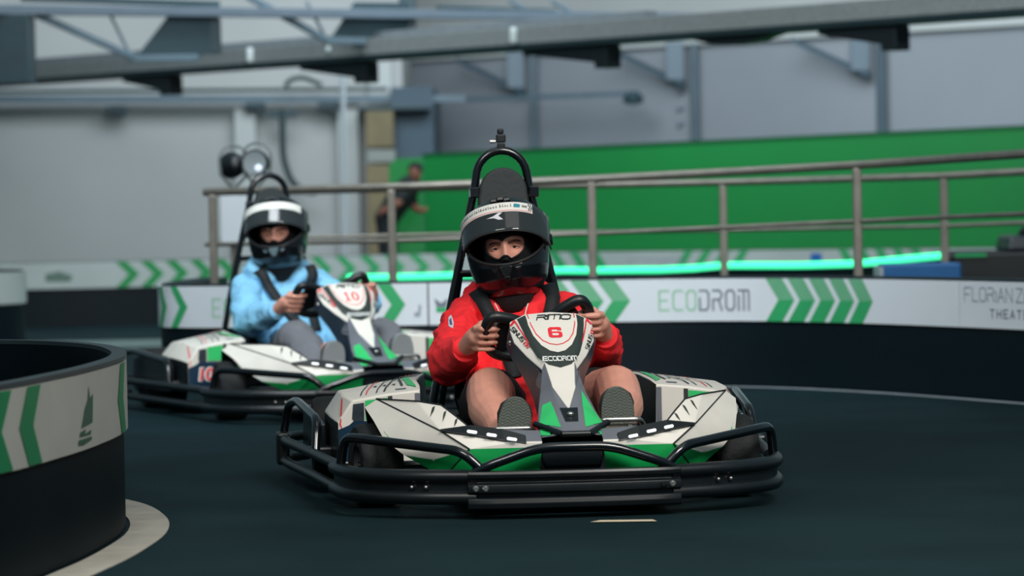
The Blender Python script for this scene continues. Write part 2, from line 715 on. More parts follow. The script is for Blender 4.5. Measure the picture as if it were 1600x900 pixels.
a, wd = stroke_text('THEATER', 0.036, 0.006, gap=3.6, wide=1.2)
print_on(ob, oi, 'theatre_lettering', OP, xf(a, ux(2.13), 0.365), GREYP, off=0.0142)
# small blurred sponsor marks
print_on(ob, oi, 'sponsor_mark', OP, [[(ux(-0.485), 0.36), (ux(-0.455), 0.36), (ux(-0.448), 0.41), (ux(-0.462), 0.425), (ux(-0.466), 0.385), (ux(-0.485), 0.38)]], GREYL)
print_on(ob, oi, 'sponsor_mark', OP, [[(ux(-0.375), 0.38), (ux(-0.325), 0.38), (ux(-0.325), 0.41), (ux(-0.35), 0.40), (ux(-0.375), 0.41)]], CHEV)
print_on(ob, oi, 'sponsor_mark', OP, [[(ux(-0.375), 0.412), (ux(-0.35), 0.403), (ux(-0.325), 0.412), (ux(-0.315), 0.45), (ux(-0.35), 0.425), (ux(-0.385), 0.45)]], GREYP)

# ---- far barrier -----------------------------------------------------------------
FP = Path([(-9, 25.3), (-6, 25.1), (-3.86, 25.1), (-2.4, 25.4), (-1.4, 25.8), (-0.5, 26.0), (0.3, 25.7), (1.0, 25.2), (2.2, 24.6), (3.35, 23.9), (5.0, 22.6)])
fx = FP.u_of_x
fb, fi = barrier('track_barrier', FP, 0.512, 0.16, [(0.1, fx(-2.15)), (fx(-2.14), fx(0.55)), (fx(0.56), fx(3.0)), (fx(3.01), FP.L - 0.1)],
                 'far black and white barrier along the foot of the green wall', (0.302, 0.508), board=BOARD2)
fbz = (0.304, 0.506)
for uu in [fx(-3.12) + k * 0.195 for k in range(5)]:
    print_on(fb, fi, 'chevron', FP, [chevron(uu, *fbz, 0.085, 0.10)], CHEVD)
for uu in [fx(-1.62) + k * 0.205 for k in range(6)]:
    print_on(fb, fi, 'chevron', FP, [chevron(uu, *fbz, 0.08, 0.10)], CHEV)
for uu in [fx(0.30) + k * 0.20 for k in range(3)]:
    print_on(fb, fi, 'chevron', FP, [chevron(uu, *fbz, 0.09, 0.08)], CHEV)
for uu in [fx(1.36) + k * 0.155 for k in range(4)]:
    print_on(fb, fi, 'chevron', FP, [chevron(uu, *fbz, 0.07, -0.07)], CHEV)
for uu in [fx(2.5) + k * 0.15 for k in range(5)]:
    print_on(fb, fi, 'chevron', FP, [chevron(uu, *fbz, 0.075, 0.06)], CHEV)
a, wd = stroke_text('ECODROM', 0.09, 0.011, gap=1.4)
print_on(fb, fi, 'grey_lettering', FP, xf(a, fx(0.93), 0.365, sx=0.85), GREYL)
print_on(fb, fi, 'sponsor_mark', FP, [[(fx(-3.66), 0.36), (fx(-3.47), 0.36), (fx(-3.45), 0.40), (fx(-3.55), 0.44), (fx(-3.66), 0.42)]], mat('grey_green_print', (90, 116, 104), 0.5))
print_on(fb, fi, 'sponsor_mark', FP, [[(fx(2.30), 0.40), (fx(2.38), 0.40), (fx(2.38), 0.48), (fx(2.30), 0.48)]], mat('blue_print', (20, 96, 170), 0.5))

# ---- rounded barrier end at the left edge, middle distance ----------------------
MP = Path([(-6, 20.6), (-4.2, 20.75), (-3.55, 20.85), (-3.32, 21.0), (-3.24, 21.25), (-3.34, 21.5), (-3.7, 21.65), (-6, 21.7)])
mb_, mi = barrier('track_barrier', MP, 0.53, 0.05, [(0.1, MP.L - 0.1)], 'rounded white-topped barrier end at the left edge beyond the near barrier', (0.31, 0.52), board=BOARD2)
print_on(mb_, mi, 'chevron', MP, [chevron(MP.u_of_x(-3.5) - 0.1, 0.47, 0.519, 0.09, 0.04)], CHEVD)

# ---- near barrier in the left foreground ----------------------------------------
NP = Path([(-3.1, 4.2), (-2.25, 5.6), (-1.62, 6.75), (-1.29, 7.55), (-1.17, 8.2), (-1.125, 8.7), (-1.12, 9.1), (-1.17, 9.5), (-1.30, 9.95), (-1.55, 10.32), (-1.95, 10.52), (-2.6, 10.6), (-3.6, 10.5)])
nx = NP.u_of_x
BOARD3 = mat('shaded_banner_board', (142, 144, 138), 0.55, var=0.06, vscale=4)  # darker copy of the banner white: shade put into the colour
nb, ni = barrier('track_barrier', NP, 0.50, 0.03, [(0.1, nx(-1.13) + 2.4)], 'near black barrier with a rounded end and white band in the left foreground', (0.288, 0.488), board=BOARD3, body=mat('near_barrier_plastic', (4, 15, 20), 0.55, var=0.15, vscale=3, spec=0.1))
rim = sweep(NP, 0, NP.L, [(0.013, 0.490), (0.013, 0.503), (-0.031, 0.503), (-0.031, 0.490)]).build('top_rim', mat('dark_rim', (34, 46, 50), 0.45), nb, smooth=40)
rim.matrix_parent_inverse = ni
UN = min(range(len(NP.P)), key=lambda i: abs(NP.P[i].y - 7.75))
UN = NP.S[UN]
CHEVN = mat('shaded_chevron_print', (8, 100, 60), 0.5, var=0.06)  # chevron green darkened to carry the near barrier's shade
for du in (0.13, -0.10, -0.33, -0.56):
    print_on(nb, ni, 'chevron', NP, [chevron(UN + du, 0.29, 0.486, 0.11, 0.07, -1)], CHEVN)
print_on(nb, ni, 'chevron', NP, [chevron(UN + 1.22, 0.29, 0.486, 0.12, 0.07, -1)], CHEVN)
e0 = UN + 0.62
EMB = mat('dark_green_emblem', (34, 72, 58), 0.5)
print_on(nb, ni, 'sail_emblem', NP, [
    [(e0, 0.348), (e0 + 0.135, 0.354), (e0 + 0.15, 0.43), (e0 + 0.11, 0.42), (e0 + 0.095, 0.455), (e0 + 0.085, 0.42), (e0 + 0.045, 0.395), (e0 + 0.02, 0.365)],
    [(e0 - 0.01, 0.338), (e0 + 0.05, 0.342), (e0 + 0.04, 0.330), (e0 + 0.12, 0.336), (e0 + 0.11, 0.324), (e0 - 0.02, 0.326)],
    [(e0 - 0.03, 0.318), (e0 + 0.12, 0.318), (e0 + 0.125, 0.310), (e0 + 0.02, 0.302), (e0 - 0.035, 0.305)]], EMB, step=0.03)

# ---- painted lines ---------------------------------------------------------------
PAINT = mat('worn_white_paint', (158, 155, 145), 0.7, var=0.15, vscale=10)
PAINT2 = mat('faded_floor_paint', (96, 116, 112), 0.7, var=0.2, vscale=6)


def floor_strip(name, path, u0, u1, o0, o1, m, z=0.004):
    n = max(3, int((u1 - u0) / 0.06))
    mb = MB()
    mb.loft([[path.pt(u0 + (u1 - u0) * i / n, zz, o) for o, zz in ((o0, 0.0005), (o0, z), (o1, z), (o1, 0.0005))] for i in range(n + 1)])
    return structure(mb.build(name, m, smooth=40))


floor_strip('trim_6', NP, 0.2, NP.L - 0.2, 0.012, 0.125, PAINT, 0.003)
floor_strip('trim_7', OP, ux(-0.4), OP.L - 0.05, 0.05, 0.085, mat('white_floor_line', (150, 158, 166), 0.6, var=0.1), 0.003)
structure(MB().box((-7, 21.2, 0.0005), (-2.3, 22.4, 0.003)).build('trim_8', PAINT2))
structure(MB().add([(0.21, 9.10, 0.003), (0.40, 9.09, 0.003), (0.39, 9.14, 0.003), (0.24, 9.15, 0.003)], [(0, 1, 2, 3)]).build('trim_9', mat('pale_floor_paint', (206, 192, 166), 0.7)))

# ---- green wall ------------------------------------------------------------------
GWM = mat('vivid_green_paint', (0, 124, 54), 0.55, var=0.06, vscale=1.2)


def green_panel(name, x0, y0, z0, x1, y1, z1, round_left=0.0):
    mb = MB()
    d = Vector((x1 - x0, y1 - y0, 0)).normalized()
    nrm = Vector((d.y, -d.x, 0))
    prof = []
    L = math.hypot(x1 - x0, y1 - y0)
    prof.append((0, 0))
    prof.append((L, 0))
    prof.append((L, z1))
    if round_left:
        for k in range(7):
            a = math.radians(90 + 90 * k / 6)
            prof.append((round_left + round_left * math.cos(a), z0 - round_left + round_left * math.sin(a)))
    else:
        prof.append((0, z0))
    mb.prism(prof, lambda p: Vector((x0, y0, p[1])) + d * p[0] + nrm * 0.03, lambda p: Vector((x0, y0, p[1])) + d * p[0] - nrm * 0.03)
    return structure(mb.build(name, GWM, smooth=30))


green_panel('wall_green_left', -1.02, 27.0, 1.300, -0.735, 27.0, 1.305, 0.09)
green_panel('wall_green', -0.715, 27.0, 1.325, 5.4, 23.8, 1.445)
# top cap line of the green wall
structure(MB().bar((-0.715, 27.0, 1.33), (5.4, 23.8, 1.45), 0.08, 0.02).build('trim_10', mat('dark_green_cap', (10, 84, 50), 0.5)))

# ================================================================== hall fittings
RAILM = mat('worn_steel_rail', (128, 124, 116), 0.38, metal=0.55, var=0.15, vscale=12)


def railing(pts, tops, post_x, label, mid_drop=0.275, post_w=0.042, board=None):
    path = Path(pts)
    root = empty('guard_railing', (pts[0][0], pts[0][1], 0))
    tag(root, label, 'railing', None)
    inv = Matrix.Translation((-pts[0][0], -pts[0][1], 0))
    xs = [p[0] for p in pts]

    def zt(x):
        for (x0, z0), (x1, z1) in zip(tops[:-1], tops[1:]):
            if x <= x1:
                return z0 + (z1 - z0) * max(0, (x - x0)) / (x1 - x0)
        return tops[-1][1]
    n = 40
    P = [path.pt(path.L * i / n, 0) for i in range(n + 1)]
    top = [Vector((p.x, p.y, zt(p.x))) for p in P]
    mid = [Vector((p.x, p.y, zt(p.x) - mid_drop)) for p in P]
    for nm, q, r in (('top_rail', top, 0.0215), ('middle_rail', mid, 0.012)):
        o = MB().tube(q, r, 12).build(nm, RAILM, root, smooth=50)
        o.matrix_parent_inverse = inv
    for x in post_x:
        p, nrm = path.at(path.u_of_x(x))
        o = MB().box((p.x - post_w / 2, p.y - post_w / 2, 0), (p.x + post_w / 2, p.y + post_w / 2, zt(x) - 0.015)).build('post', RAILM, root, bevel=0.006)
        o.matrix_parent_inverse = inv
    return root, inv, path


railing([(-1.60, 16.75), (-0.605, 16.35), (0.415, 16.22), (1.69, 15.62), (2.35, 14.65), (2.9, 13.6)],
        [(-1.6, 1.0), (-0.6, 1.006), (0.415, 1.026), (1.69, 1.066), (2.35, 1.094), (2.9, 1.12)],
        [-1.555, -0.607, 0.412, 1.692, 2.75], 'grey steel guard railing standing right behind the long outer barrier')
rr, ri, rp = railing([(-1.72, 18.9), (-0.365, 18.8), (1.225, 18.4), (2.386, 17.6), (3.4, 16.6)],
                     [(-1.72, 1.005), (-0.365, 1.010), (1.225, 1.007), (2.386, 1.015), (3.4, 1.05)],
                     [-1.635, 1.222, 2.384], 'second grey steel railing farther back, seen through the first railing')
sg = MB().box((-1.70, 18.76, 0.71), (-1.46, 18.785, 0.985)).build('white_sign_board', mat('white_sign', (196, 204, 210), 0.5), bevel=0.004)
tag(sg, 'plain white board hung on the left end of the rear railing', 'sign')

# neon-edged inner kerb between the two railings
KP = Path([(-1.3, 20.1), (-0.6, 20.0), (0.51, 19.6), (1.257, 19.0), (2.0, 18.5), (2.48, 18.2)])
kr = empty('kerb_wall', (-1.3, 20.1, 0))
tag(kr, 'low black inner wall edged with a glowing green light strip', 'barrier')
kinv = Matrix.Translation((1.3, -20.1, 0))


def kz(u):
    x = KP.at(u)[0].x
    T = [(-1.3, 0.463), (-0.6, 0.463), (0.0, 0.474), (0.3, 0.492), (0.51, 0.489), (0.9, 0.492), (1.1, 0.502), (1.257, 0.518), (1.7, 0.516), (2.0, 0.523), (2.25, 0.548), (2.48, 0.568)]
    for (x0, z0), (x1, z1) in zip(T[:-1], T[1:]):
        if x <= x1:
            return z0 + (z1 - z0) * max(0, x - x0) / (x1 - x0)
    return T[-1][1]


n = 46
secs = []
for i in range(n + 1):
    u = KP.L * i / n
    z = kz(u) - 0.022
    secs.append([KP.pt(u, 0, 0), KP.pt(u, z, 0), KP.pt(u, z, -0.1), KP.pt(u, 0, -0.1)])
o = MB().loft(secs).build('wall_body', BARRIER, kr, smooth=40)
o.matrix_parent_inverse = kinv
NEON = mat('green_light_strip', (70, 255, 176), 0.4, emit=1.25)
uA = KP.u_of_x(-1.03)
o = MB().tube([KP.pt(uA + (KP.L - uA) * i / n, kz(uA + (KP.L - uA) * i / n), 0.012) for i in range(n + 1)], 0.021, 10).build('light_strip', NEON, kr, smooth=60)
o.matrix_parent_inverse = kinv
o = MB().tube([(-0.95, 19.85, 0.418), (-0.80, 19.83, 0.418)], 0.016, 10).build('light_strip', NEON, kr, smooth=60)
o.matrix_parent_inverse = kinv
for x in (0.60, 2.13):
    p = KP.at(KP.u_of_x(x))[0]
    o = MB().box((p.x - 0.02, p.y - 0.05, kz(KP.u_of_x(x)) - 0.085), (p.x + 0.02, p.y - 0.001, kz(KP.u_of_x(x)) - 0.072)).build('indicator_light', mat('dim_green_light', (40, 190, 130), 0.4, emit=0.5), kr)
    o.matrix_parent_inverse = kinv

bb = MB().box((1.975, 17.0, 0), (2.39, 17.3, 0.548)).build('blue_crate', mat('blue_crate_plastic', (4, 84, 138), 0.5, var=0.08), bevel=0.012)
tag(bb, 'blue box standing between the railings behind the outer barrier', 'box')
bs = MB().box((1.955, 17.0, 0.40), (1.975, 17.28, 0.535)).build('end_label', mat('pale_label', (150, 160, 168), 0.5), bb)
bk = MB().box((2.50, 18.6, 0), (3.6, 19.2, 0.575)).build('black_equipment_case', mat('black_case', (10, 17, 20), 0.5, var=0.15), bevel=0.02)
tag(bk, 'long black case right of the blue box at the right edge', 'case')
MB().box((2.58, 18.585, 0.548), (2.76, 18.6, 0.568)).build('status_light', mat('dim_green_light2', (16, 120, 70), 0.4, emit=0.35), bk)
mo = empty('equipment_housing', (3.05, 18.9, 0.575))
tag(mo, 'dark rounded equipment housing resting on the long black case', 'equipment')
MB().box((-0.16, -0.25, 0), (0.6, 0.25, 0.09), 0.02).build('machine_body', mat('dark_blue_housing', (14, 26, 36), 0.4), mo, bevel=0.02)
MB().lathe([(0.0, 0.0), (0.07, 0.0), (0.075, 0.02), (0.05, 0.05), (0, 0.06)], (0.02, 0, 0.09)).build('machine_cap', BLACK, mo, smooth=40)

# ---- floodlights clamped to the railing end --------------------------------------
GLASS = mat('lamp_glass', (150, 160, 164), 0.15, coat=0.6)


def floodlight(x, y, z, rz, glint, label):
    root = empty('floodlight', (x, y, z), rz)
    tag(root, label, 'floodlight', 'floodlights above the railing end')
    MB().lathe([(0.0, 0.085), (0.035, 0.082), (0.055, 0.06), (0.064, 0.02), (0.074, -0.035), (0.070, -0.045), (0.066, -0.04)], (0, 0, 0.0), 'Y', 28).build('lamp_housing', BLACK, root, smooth=50)
    MB().lathe([(0.0, -0.034), (0.03, -0.035), (0.068, -0.038), (0.068, -0.03), (0, -0.028)], (0, 0, 0), 'Y', 28).build('lamp_lens', GLASS, root, smooth=30)
    yk = [(-0.082, 0, 0.0)] + [(0.082 * math.cos(math.radians(a)), 0, 0.03 + 0.078 * math.sin(math.radians(a))) for a in range(180, -1, -15)] + [(0.082, 0, 0.0)]
    MB().tube(yk, 0.007, 8).build('yoke_bracket', mat('grey_bracket', (110, 120, 122), 0.5), root, smooth=50)
    yk2 = [(-0.08, 0, 0.0), (-0.075, 0, -0.05), (-0.03, 0, -0.10), (0, 0, -0.13), (0.03, 0, -0.10), (0.075, 0, -0.05), (0.08, 0, 0.0)]
    MB().tube(yk2, 0.008, 8).build('foot_bracket', mat('grey_bracket', (110, 120, 122), 0.5), root, smooth=50)
    if glint:
        MB().ellipsoid((0.022, -0.043, -0.028), (0.020, 0.006, 0.018)).build('lens_glint', mat('painted_lens_glint', (214, 226, 238), 0.4, emit=0.8), root, smooth=60)  # emissive blob standing in for a highlight on the lens glass
    return root


floodlight(-1.500, 17.4, 1.145, math.radians(205), False, 'black floodlight seen from behind, left one of the pair above the railing end')
floodlight(-1.365, 17.3, 1.155, math.radians(-15), True, 'floodlight with pale round lens facing us, right one of the pair')

# ---- wall pipes and cables --------------------------------------------------------
pp = MB().tube([(-4.9, 29.72, 2.03), (-1.12, 29.72, 1.985)], 0.018, 10).build('green_pipe', mat('dark_green_pipe', (26, 58, 62), 0.5), smooth=50)
tag(pp, 'thin dark green pipe running along the white wall under the roof beams', 'pipe')
p2 = empty('cable_trunking', (-2.6, 29.8, 1.93))
tag(p2, 'pale blue grey trunking running just below the dark green pipe', 'trunking')
MB().bar((-2.3, 0, 0.035), (2.2, 0, -0.045), 0.12, 0.065).build('trunking_body', STEELB, p2)
for x, dx in ((-1.02, 0.11), (0.27, 0.12), (0.95, 0.12)):
    MB().box((x - dx, -0.08, -0.10), (x + dx * 0.6, 0.0, -0.05)).box((x + dx * 0.2, -0.06, -0.16), (x + dx * 0.6, -0.02, -0.10)).build('clip', STEELD, p2, bevel=0.006)
h = MB().tube(fillet([(-2.10, 29.7, 1.82), (-2.10, 29.7, 1.35), (-2.03, 29.7, 1.15), (-1.93, 29.7, 1.06), (-1.80, 29.7, 1.04)], 0.25, 8), 0.03, 10).build('ventilation_hose', mat('dark_hose', (42, 64, 66), 0.6), smooth=50)
tag(h, 'dark curved hose hanging on the white wall above the railing', 'hose')
MB().box((-2.24, 29.68, 1.74), (-1.96, 29.74, 1.80)).build('hose_clamp', STEELD, h, bevel=0.008)
ar = MB().tube(fillet([(-2.06, 29.6, 2.02), (-2.02, 29.6, 2.08), (-1.90, 29.6, 2.11), (-1.72, 29.6, 2.03)], 0.1, 6), 0.022, 10).build('bent_pipe', mat('dark_hose', (42, 64, 66), 0.6), pp, smooth=50)
dp = empty('drop_pole', (-1.37, 26.4, 0))
tag(dp, 'slim pale vertical pole hanging from the roof truss in front of the white wall', 'pole')
MB().tube([(0.012, 0, 2.235), (0.0, 0, 0.0)], 0.024, 12).build('pole_tube', mat('pale_grey_tube', (178, 188, 194), 0.45), dp, smooth=50)
MB().lathe([(0.0, 0.0), (0.06, 0.0), (0.06, 0.02), (0.03, 0.03)], (0, 0, 0)).build('base_plate', STEELB, dp, smooth=30)
rp_ = empty('roof_pipe', (0.2, 31.2, 1.93))
tag(rp_, 'thin grey pipe with a dark fitting at its end across the blue grey wall', 'pipe')
MB().bar((-1.1, 0.9, 0.01), (1.02, -0.9, -0.01), 0.04, 0.045).build('pipe_run', STEELB, rp_)
MB().lathe([(0, 0.03), (0.05, 0.03), (0.10, -0.03), (0.09, -0.08), (0.0, -0.10)], (0.98, -0.9, -0.02)).build('end_fitting', STEELD, rp_, smooth=40)

# stacked timber and crates between the walls
tb = empty('stacked_timber_crate', (-1.17, 29.55, 0))
tag(tb, 'tan wooden crate tower beside the green wall corner', 'crate')
TAN = mat('tan_timber', (122, 112, 84), 0.7, var=0.15, vscale=5)
MB().box((-0.15, -0.1, 1.44), (0.11, 0.12, 1.775)).build('upper_box', TAN, tb, bevel=0.01)
MB().box((-0.14, -0.1, 1.30), (0.12, 0.12, 1.42)).build('pale_box', mat('pale_card', (140, 146, 142), 0.7), tb, bevel=0.01)
MB().box((-0.15, -0.1, 0.0), (0.11, 0.12, 1.28)).build('lower_box', TAN, tb, bevel=0.01)
MB().box((-0.22, -0.04, 1.78), (0.45, 0.3, 1.82)).build('top_board', STEELD, tb, bevel=0.008)

# ---- roof truss -------------------------------------------------------------------
ta, tb_ = Vector((-4.6, 23.2, 2.40)), Vector((1.6, 26.4, 2.40))
td = (tb_ - ta).normalized()


def on_truss(x, z, off=0.0):
    q = ta + td * ((x - ta.x) / td.x)
    return Vector((q.x, q.y + off, z))


tr = empty('roof_truss', on_truss(-2.0, 2.40))
tag(tr, 'blue grey steel roof truss crossing the top left of the hall', 'truss')
tinv = Matrix.Translation(-on_truss(-2.0, 2.40))


def tpart(mb, name, m, bev=0.006):
    o = mb.build(name, m, tr, bevel=bev)
    o.matrix_parent_inverse = tinv
    return o


CHORDM = mat('light_steel_blue_paint', (94, 108, 120), 0.5, var=0.06)
tpart(MB().bar(on_truss(-8.0, 2.405), on_truss(2.2, 2.405), 0.09, 0.072), 'chord', CHORDM)
tpart(MB().bar(on_truss(-3.50, 2.38, .05), on_truss(-2.80, 2.055, .05), 0.05, 0.05), 'diagonal_strut', STEELB)
tpart(MB().bar(on_truss(-2.84, 2.05, .05), on_truss(-2.36, 2.06, .05), 0.05, 0.05), 'bottom_strut', STEELB)
tpart(MB().bar(on_truss(-1.98, 2.53, .05), on_truss(-1.40, 2.20, .05), 0.05, 0.05), 'diagonal_strut', STEELB)
tpart(MB().bar(on_truss(-1.42, 2.20, .05), on_truss(-0.92, 2.19, .05), 0.05, 0.05), 'bottom_strut', STEELB)
tpart(MB().bar(on_truss(-2.98, 2.38, .06), on_truss(-2.85, 2.09, .06), 0.018, 0.018), 'tie_rod', STEELB, 0)
tpart(MB().bar(on_truss(-1.55, 2.50, .06), on_truss(-1.42, 2.24, .06), 0.018, 0.018), 'tie_rod', STEELB, 0)
for q in ([(-2.81, 2.06), (-2.57, 2.38), (-2.21, 2.38), (-2.21, 2.13), (-2.42, 2.04)], [(-1.38, 2.21), (-1.19, 2.50), (-0.72, 2.50), (-0.72, 2.28), (-0.95, 2.19)]):
    tpart(MB().prism(q, lambda p: on_truss(p[0], p[1], 0.08), lambda p: on_truss(p[0], p[1], 0.11)), 'gusset_plate', STEELD, 0)
for x0, x1, z0, z1 in ((-4.0, -3.53, 1.86, 2.37), (-2.34, -2.20, 2.10, 2.37), (-0.85, -0.72, 2.25, 2.62)):
    tpart(MB().box(on_truss(x0, z0, 0.12), on_truss(x1, z1, 0.24)), 'post', STEELD)
tpart(MB().bar(on_truss(-3.6, 2.50, .1), on_truss(-2.2, 2.47, .1), 0.05, 0.05), 'upper_strut', STEELD)
tpart(MB().bar(on_truss(-0.55, 2.47, .1), on_truss(0.4, 2.45, .1), 0.05, 0.03), 'upper_strut', STEELD)
for xx in (0.02, 0.36):
    tpart(MB().bar(on_truss(xx, 2.53, .1), on_truss(xx + 0.2, 2.42, .1), 0.03, 0.03), 'short_brace', STEELB)

# ---- sloping cable tray beam ------------------------------------------------------
ba, bb_ = Vector((-5.2, 29.55, 2.15)), Vector((4.2, 19.55, 2.15))
bd = (bb_ - ba).normalized()


def on_tray(x, dz=0.0, off=0.0):
    q = ta2 = ba + bd * ((x - ba.x) / bd.x)
    n = Vector((bd.y, -bd.x, 0))
    return Vector((q.x, q.y, q.z + dz)) + n * off


ct = empty('cable_tray', on_tray(0))
tag(ct, 'long galvanised cable tray slanting across the hall from left to upper right', 'cable tray')
cinv = Matrix.Translation(-on_tray(0))


def cpart(mb, name, m, bev=0.004):
    o = mb.build(name, m, ct, bevel=bev)
    o.matrix_parent_inverse = cinv
    return o


cpart(MB().bar(on_tray(-5.0, 0.0), on_tray(7.0, 0.0), 0.22, 0.13), 'tray_body', GALV)
cpart(MB().bar(on_tray(-5.0, 0.09, -0.05), on_tray(1.0, 0.09, -0.05), 0.12, 0.06), 'upper_duct', mat('grey_duct', (112, 120, 126), 0.5, var=0.1))
cpart(MB().bar(on_tray(-5.0, -0.085), on_tray(7.0, -0.085), 0.24, 0.045), 'bottom_rail', mat('dark_rail', (12, 34, 38), 0.5))
for x in (-4.55, -2.0, 0.14):
    MBs = MB().limb([(on_tray(x, 0.035, 0.13), 0.028), (on_tray(x, -0.04, 0.13), 0.028)], 10)
    o = cpart(MBs, 'white_sensor', mat('white_sensor_plastic', (190, 200, 200), 0.4), 0)
for x in (-4.1, -1.33):
    cpart(MB().ellipsoid(on_tray(x, 0.0, 0.115), (0.025, 0.012, 0.025), 12, 8), 'bolt_head', mat('white_sensor_plastic', (190, 200, 200), 0.4), 0)

BLK2 = mat('black_lamp_housing', (8, 18, 22), 0.45)
lab = ['black wedge-shaped spotlight under the tray at far left near the truss foot',
       'black wedge-shaped spotlight under the tray beside the pale pole',
       'black wedge-shaped spotlight under the tray above the red-hooded driver',
       'black wedge-shaped spotlight under the tray at upper right']
for (x0, x1), lb in zip(((-3.25, -2.80), (-1.62, -1.07), (0.16, 0.77), (2.15, 2.62)), lab):
    r = empty('hanging_spotlight', on_tray(x1, -0.112))
    tag(r, lb, 'spotlight', 'spotlights under the cable tray')
    L = (on_tray(x1) - on_tray(x0)).length
    vx = (on_tray(x0) - on_tray(x1)).normalized()
    nn = Vector((bd.y, -bd.x, 0))
    prof = [(0.0, 0.0), (L, 0.0), (L, -0.03), (0.10, -0.125), (0.0, -0.125)]
    MB().prism(prof, lambda p: vx * p[0] + Vector((0, 0, p[1])) + nn * 0.07, lambda p: vx * p[0] + Vector((0, 0, p[1])) - nn * 0.07).build('lamp_arm', BLK2, r, bevel=0.005)
    e = [(0.0, -0.02), (0.13, -0.02), (0.13, -0.165), (0.0, -0.165)]
    MB().prism(e, lambda p: vx * p[0] + Vector((0, 0, p[1])) + nn * 0.075, lambda p: vx * p[0] + Vector((0, 0, p[1])) - nn * 0.075).build('lamp_head', BLK2, r, bevel=0.006)
r = MB().loft([[on_tray(1.33 + 0.55 * t, -0.112 - 0.06 * math.sin(math.pi * t) * (1 if k in (1, 2) else 0), -0.06 if k in (0, 1) else 0.06) for k in range(4)] for t in [i / 8 for i in range(9)]]).build('black_cable_sag', BLK2, smooth=40)
tag(r, 'black sagging cover under the tray left of the upper right spotlight', 'cover')

# ---- columns and knee braces on the back wall --------------------------------------
COLM = mat('slate_column_paint', (66, 86, 98), 0.5, var=0.06)
BOXM = mat('slate_box_paint', (110, 126, 138), 0.6)
for x, ht, lb in ((0.29, 2.38, 'slate steel column on the back wall above the red-hooded driver'),
                  (1.80, 2.38, 'slate steel column on the back wall, second from the right'),
                  (3.40, 2.38, 'slate steel column on the back wall, nearest the right edge')):
    q = on_back(x, 0.06)
    r = empty('steel_column', q)
    tag(r, lb, 'column', 'columns along the back wall')
    MB().box((-0.04, -0.05, 0), (0.04, 0.05, ht)).build('column_shaft', COLM, r, bevel=0.006)
    MB().bar((-0.76, 0.40, ht - 0.03), (-0.09, 0.02, ht - 0.39), 0.05, 0.045).build('knee_brace', COLM, r)
    MB().box((-0.26, 0.03, ht - 0.34), (-0.09, 0.13, ht + 0.02)).build('junction_box', BOXM, r, bevel=0.008)
vt = empty('wall_vent', on_back(1.66, 0.012, 1.85))
tag(vt, 'column of four dark vent slots in the blue grey wall', 'vent')
for k in range(4):
    MB().box((-0.06, -0.01, -0.235 + k * 0.15), (0.06, 0.01, -0.20 + k * 0.15), 0.006).build('vent_slot', mat('vent_grey', (96, 110, 122), 0.6), vt)

# ---- marshal leaning by the green wall, far in the background ----------------------
mp = empty('person', (-0.90, 26.45, 0))
tag(mp, 'person in dark clothes bending forward in front of the left end of the green wall', 'person')
MARSHAL_POS = mp

# ================================================================== karts
SEATM = mat('seat_black', (17, 22, 25), 0.55, var=0.2)
WEB = mat('black_webbing', (16, 21, 25), 0.7, bump=0.3, bscale=200)
LEDM = mat('white_led', (236, 240, 244), 0.3, emit=1.0)
PADM = mat('headrest_foam', (44, 50, 52), 0.65, bump=0.15)


def wheel(k, x, y, r, wdt, steer=0.0):
    mb = MB()
    h = wdt / 2
    prof = [(r * 0.52, -h * 0.9), (r * 0.72, -h), (r * 0.92, -h * 0.97), (r * 0.985, -h * 0.8), (r, -h * 0.5), (r, h * 0.5), (r * 0.985, h * 0.8), (r * 0.92, h * 0.97), (r * 0.72, h), (r * 0.52, h * 0.9), (r * 0.5, 0), (r * 0.52, -h * 0.9)]
    mb.lathe(prof, (0, 0, 0), 'X', 40)
    t = mb.build('wheel', RUBBER, k, smooth=40)
    t.location = (x, y, r)
    t.rotation_euler = (0, 0, steer)
    s = 1 if x > 0 else -1
    rm = MB().lathe([(r * 0.53, -h * 0.85), (r * 0.55, h * 0.8 * s), (r * 0.48, h * 0.86 * s), (r * 0.42, h * 0.4 * s), (r * 0.16, h * 0.3 * s), (r * 0.14, h * 0.6 * s), (0.001, h * 0.62 * s)], (0, 0, 0), 'X', 28)
    rm.build('rim', mat('rim_grey', (88, 92, 94), 0.4, metal=0.6), t, smooth=35)
    return t


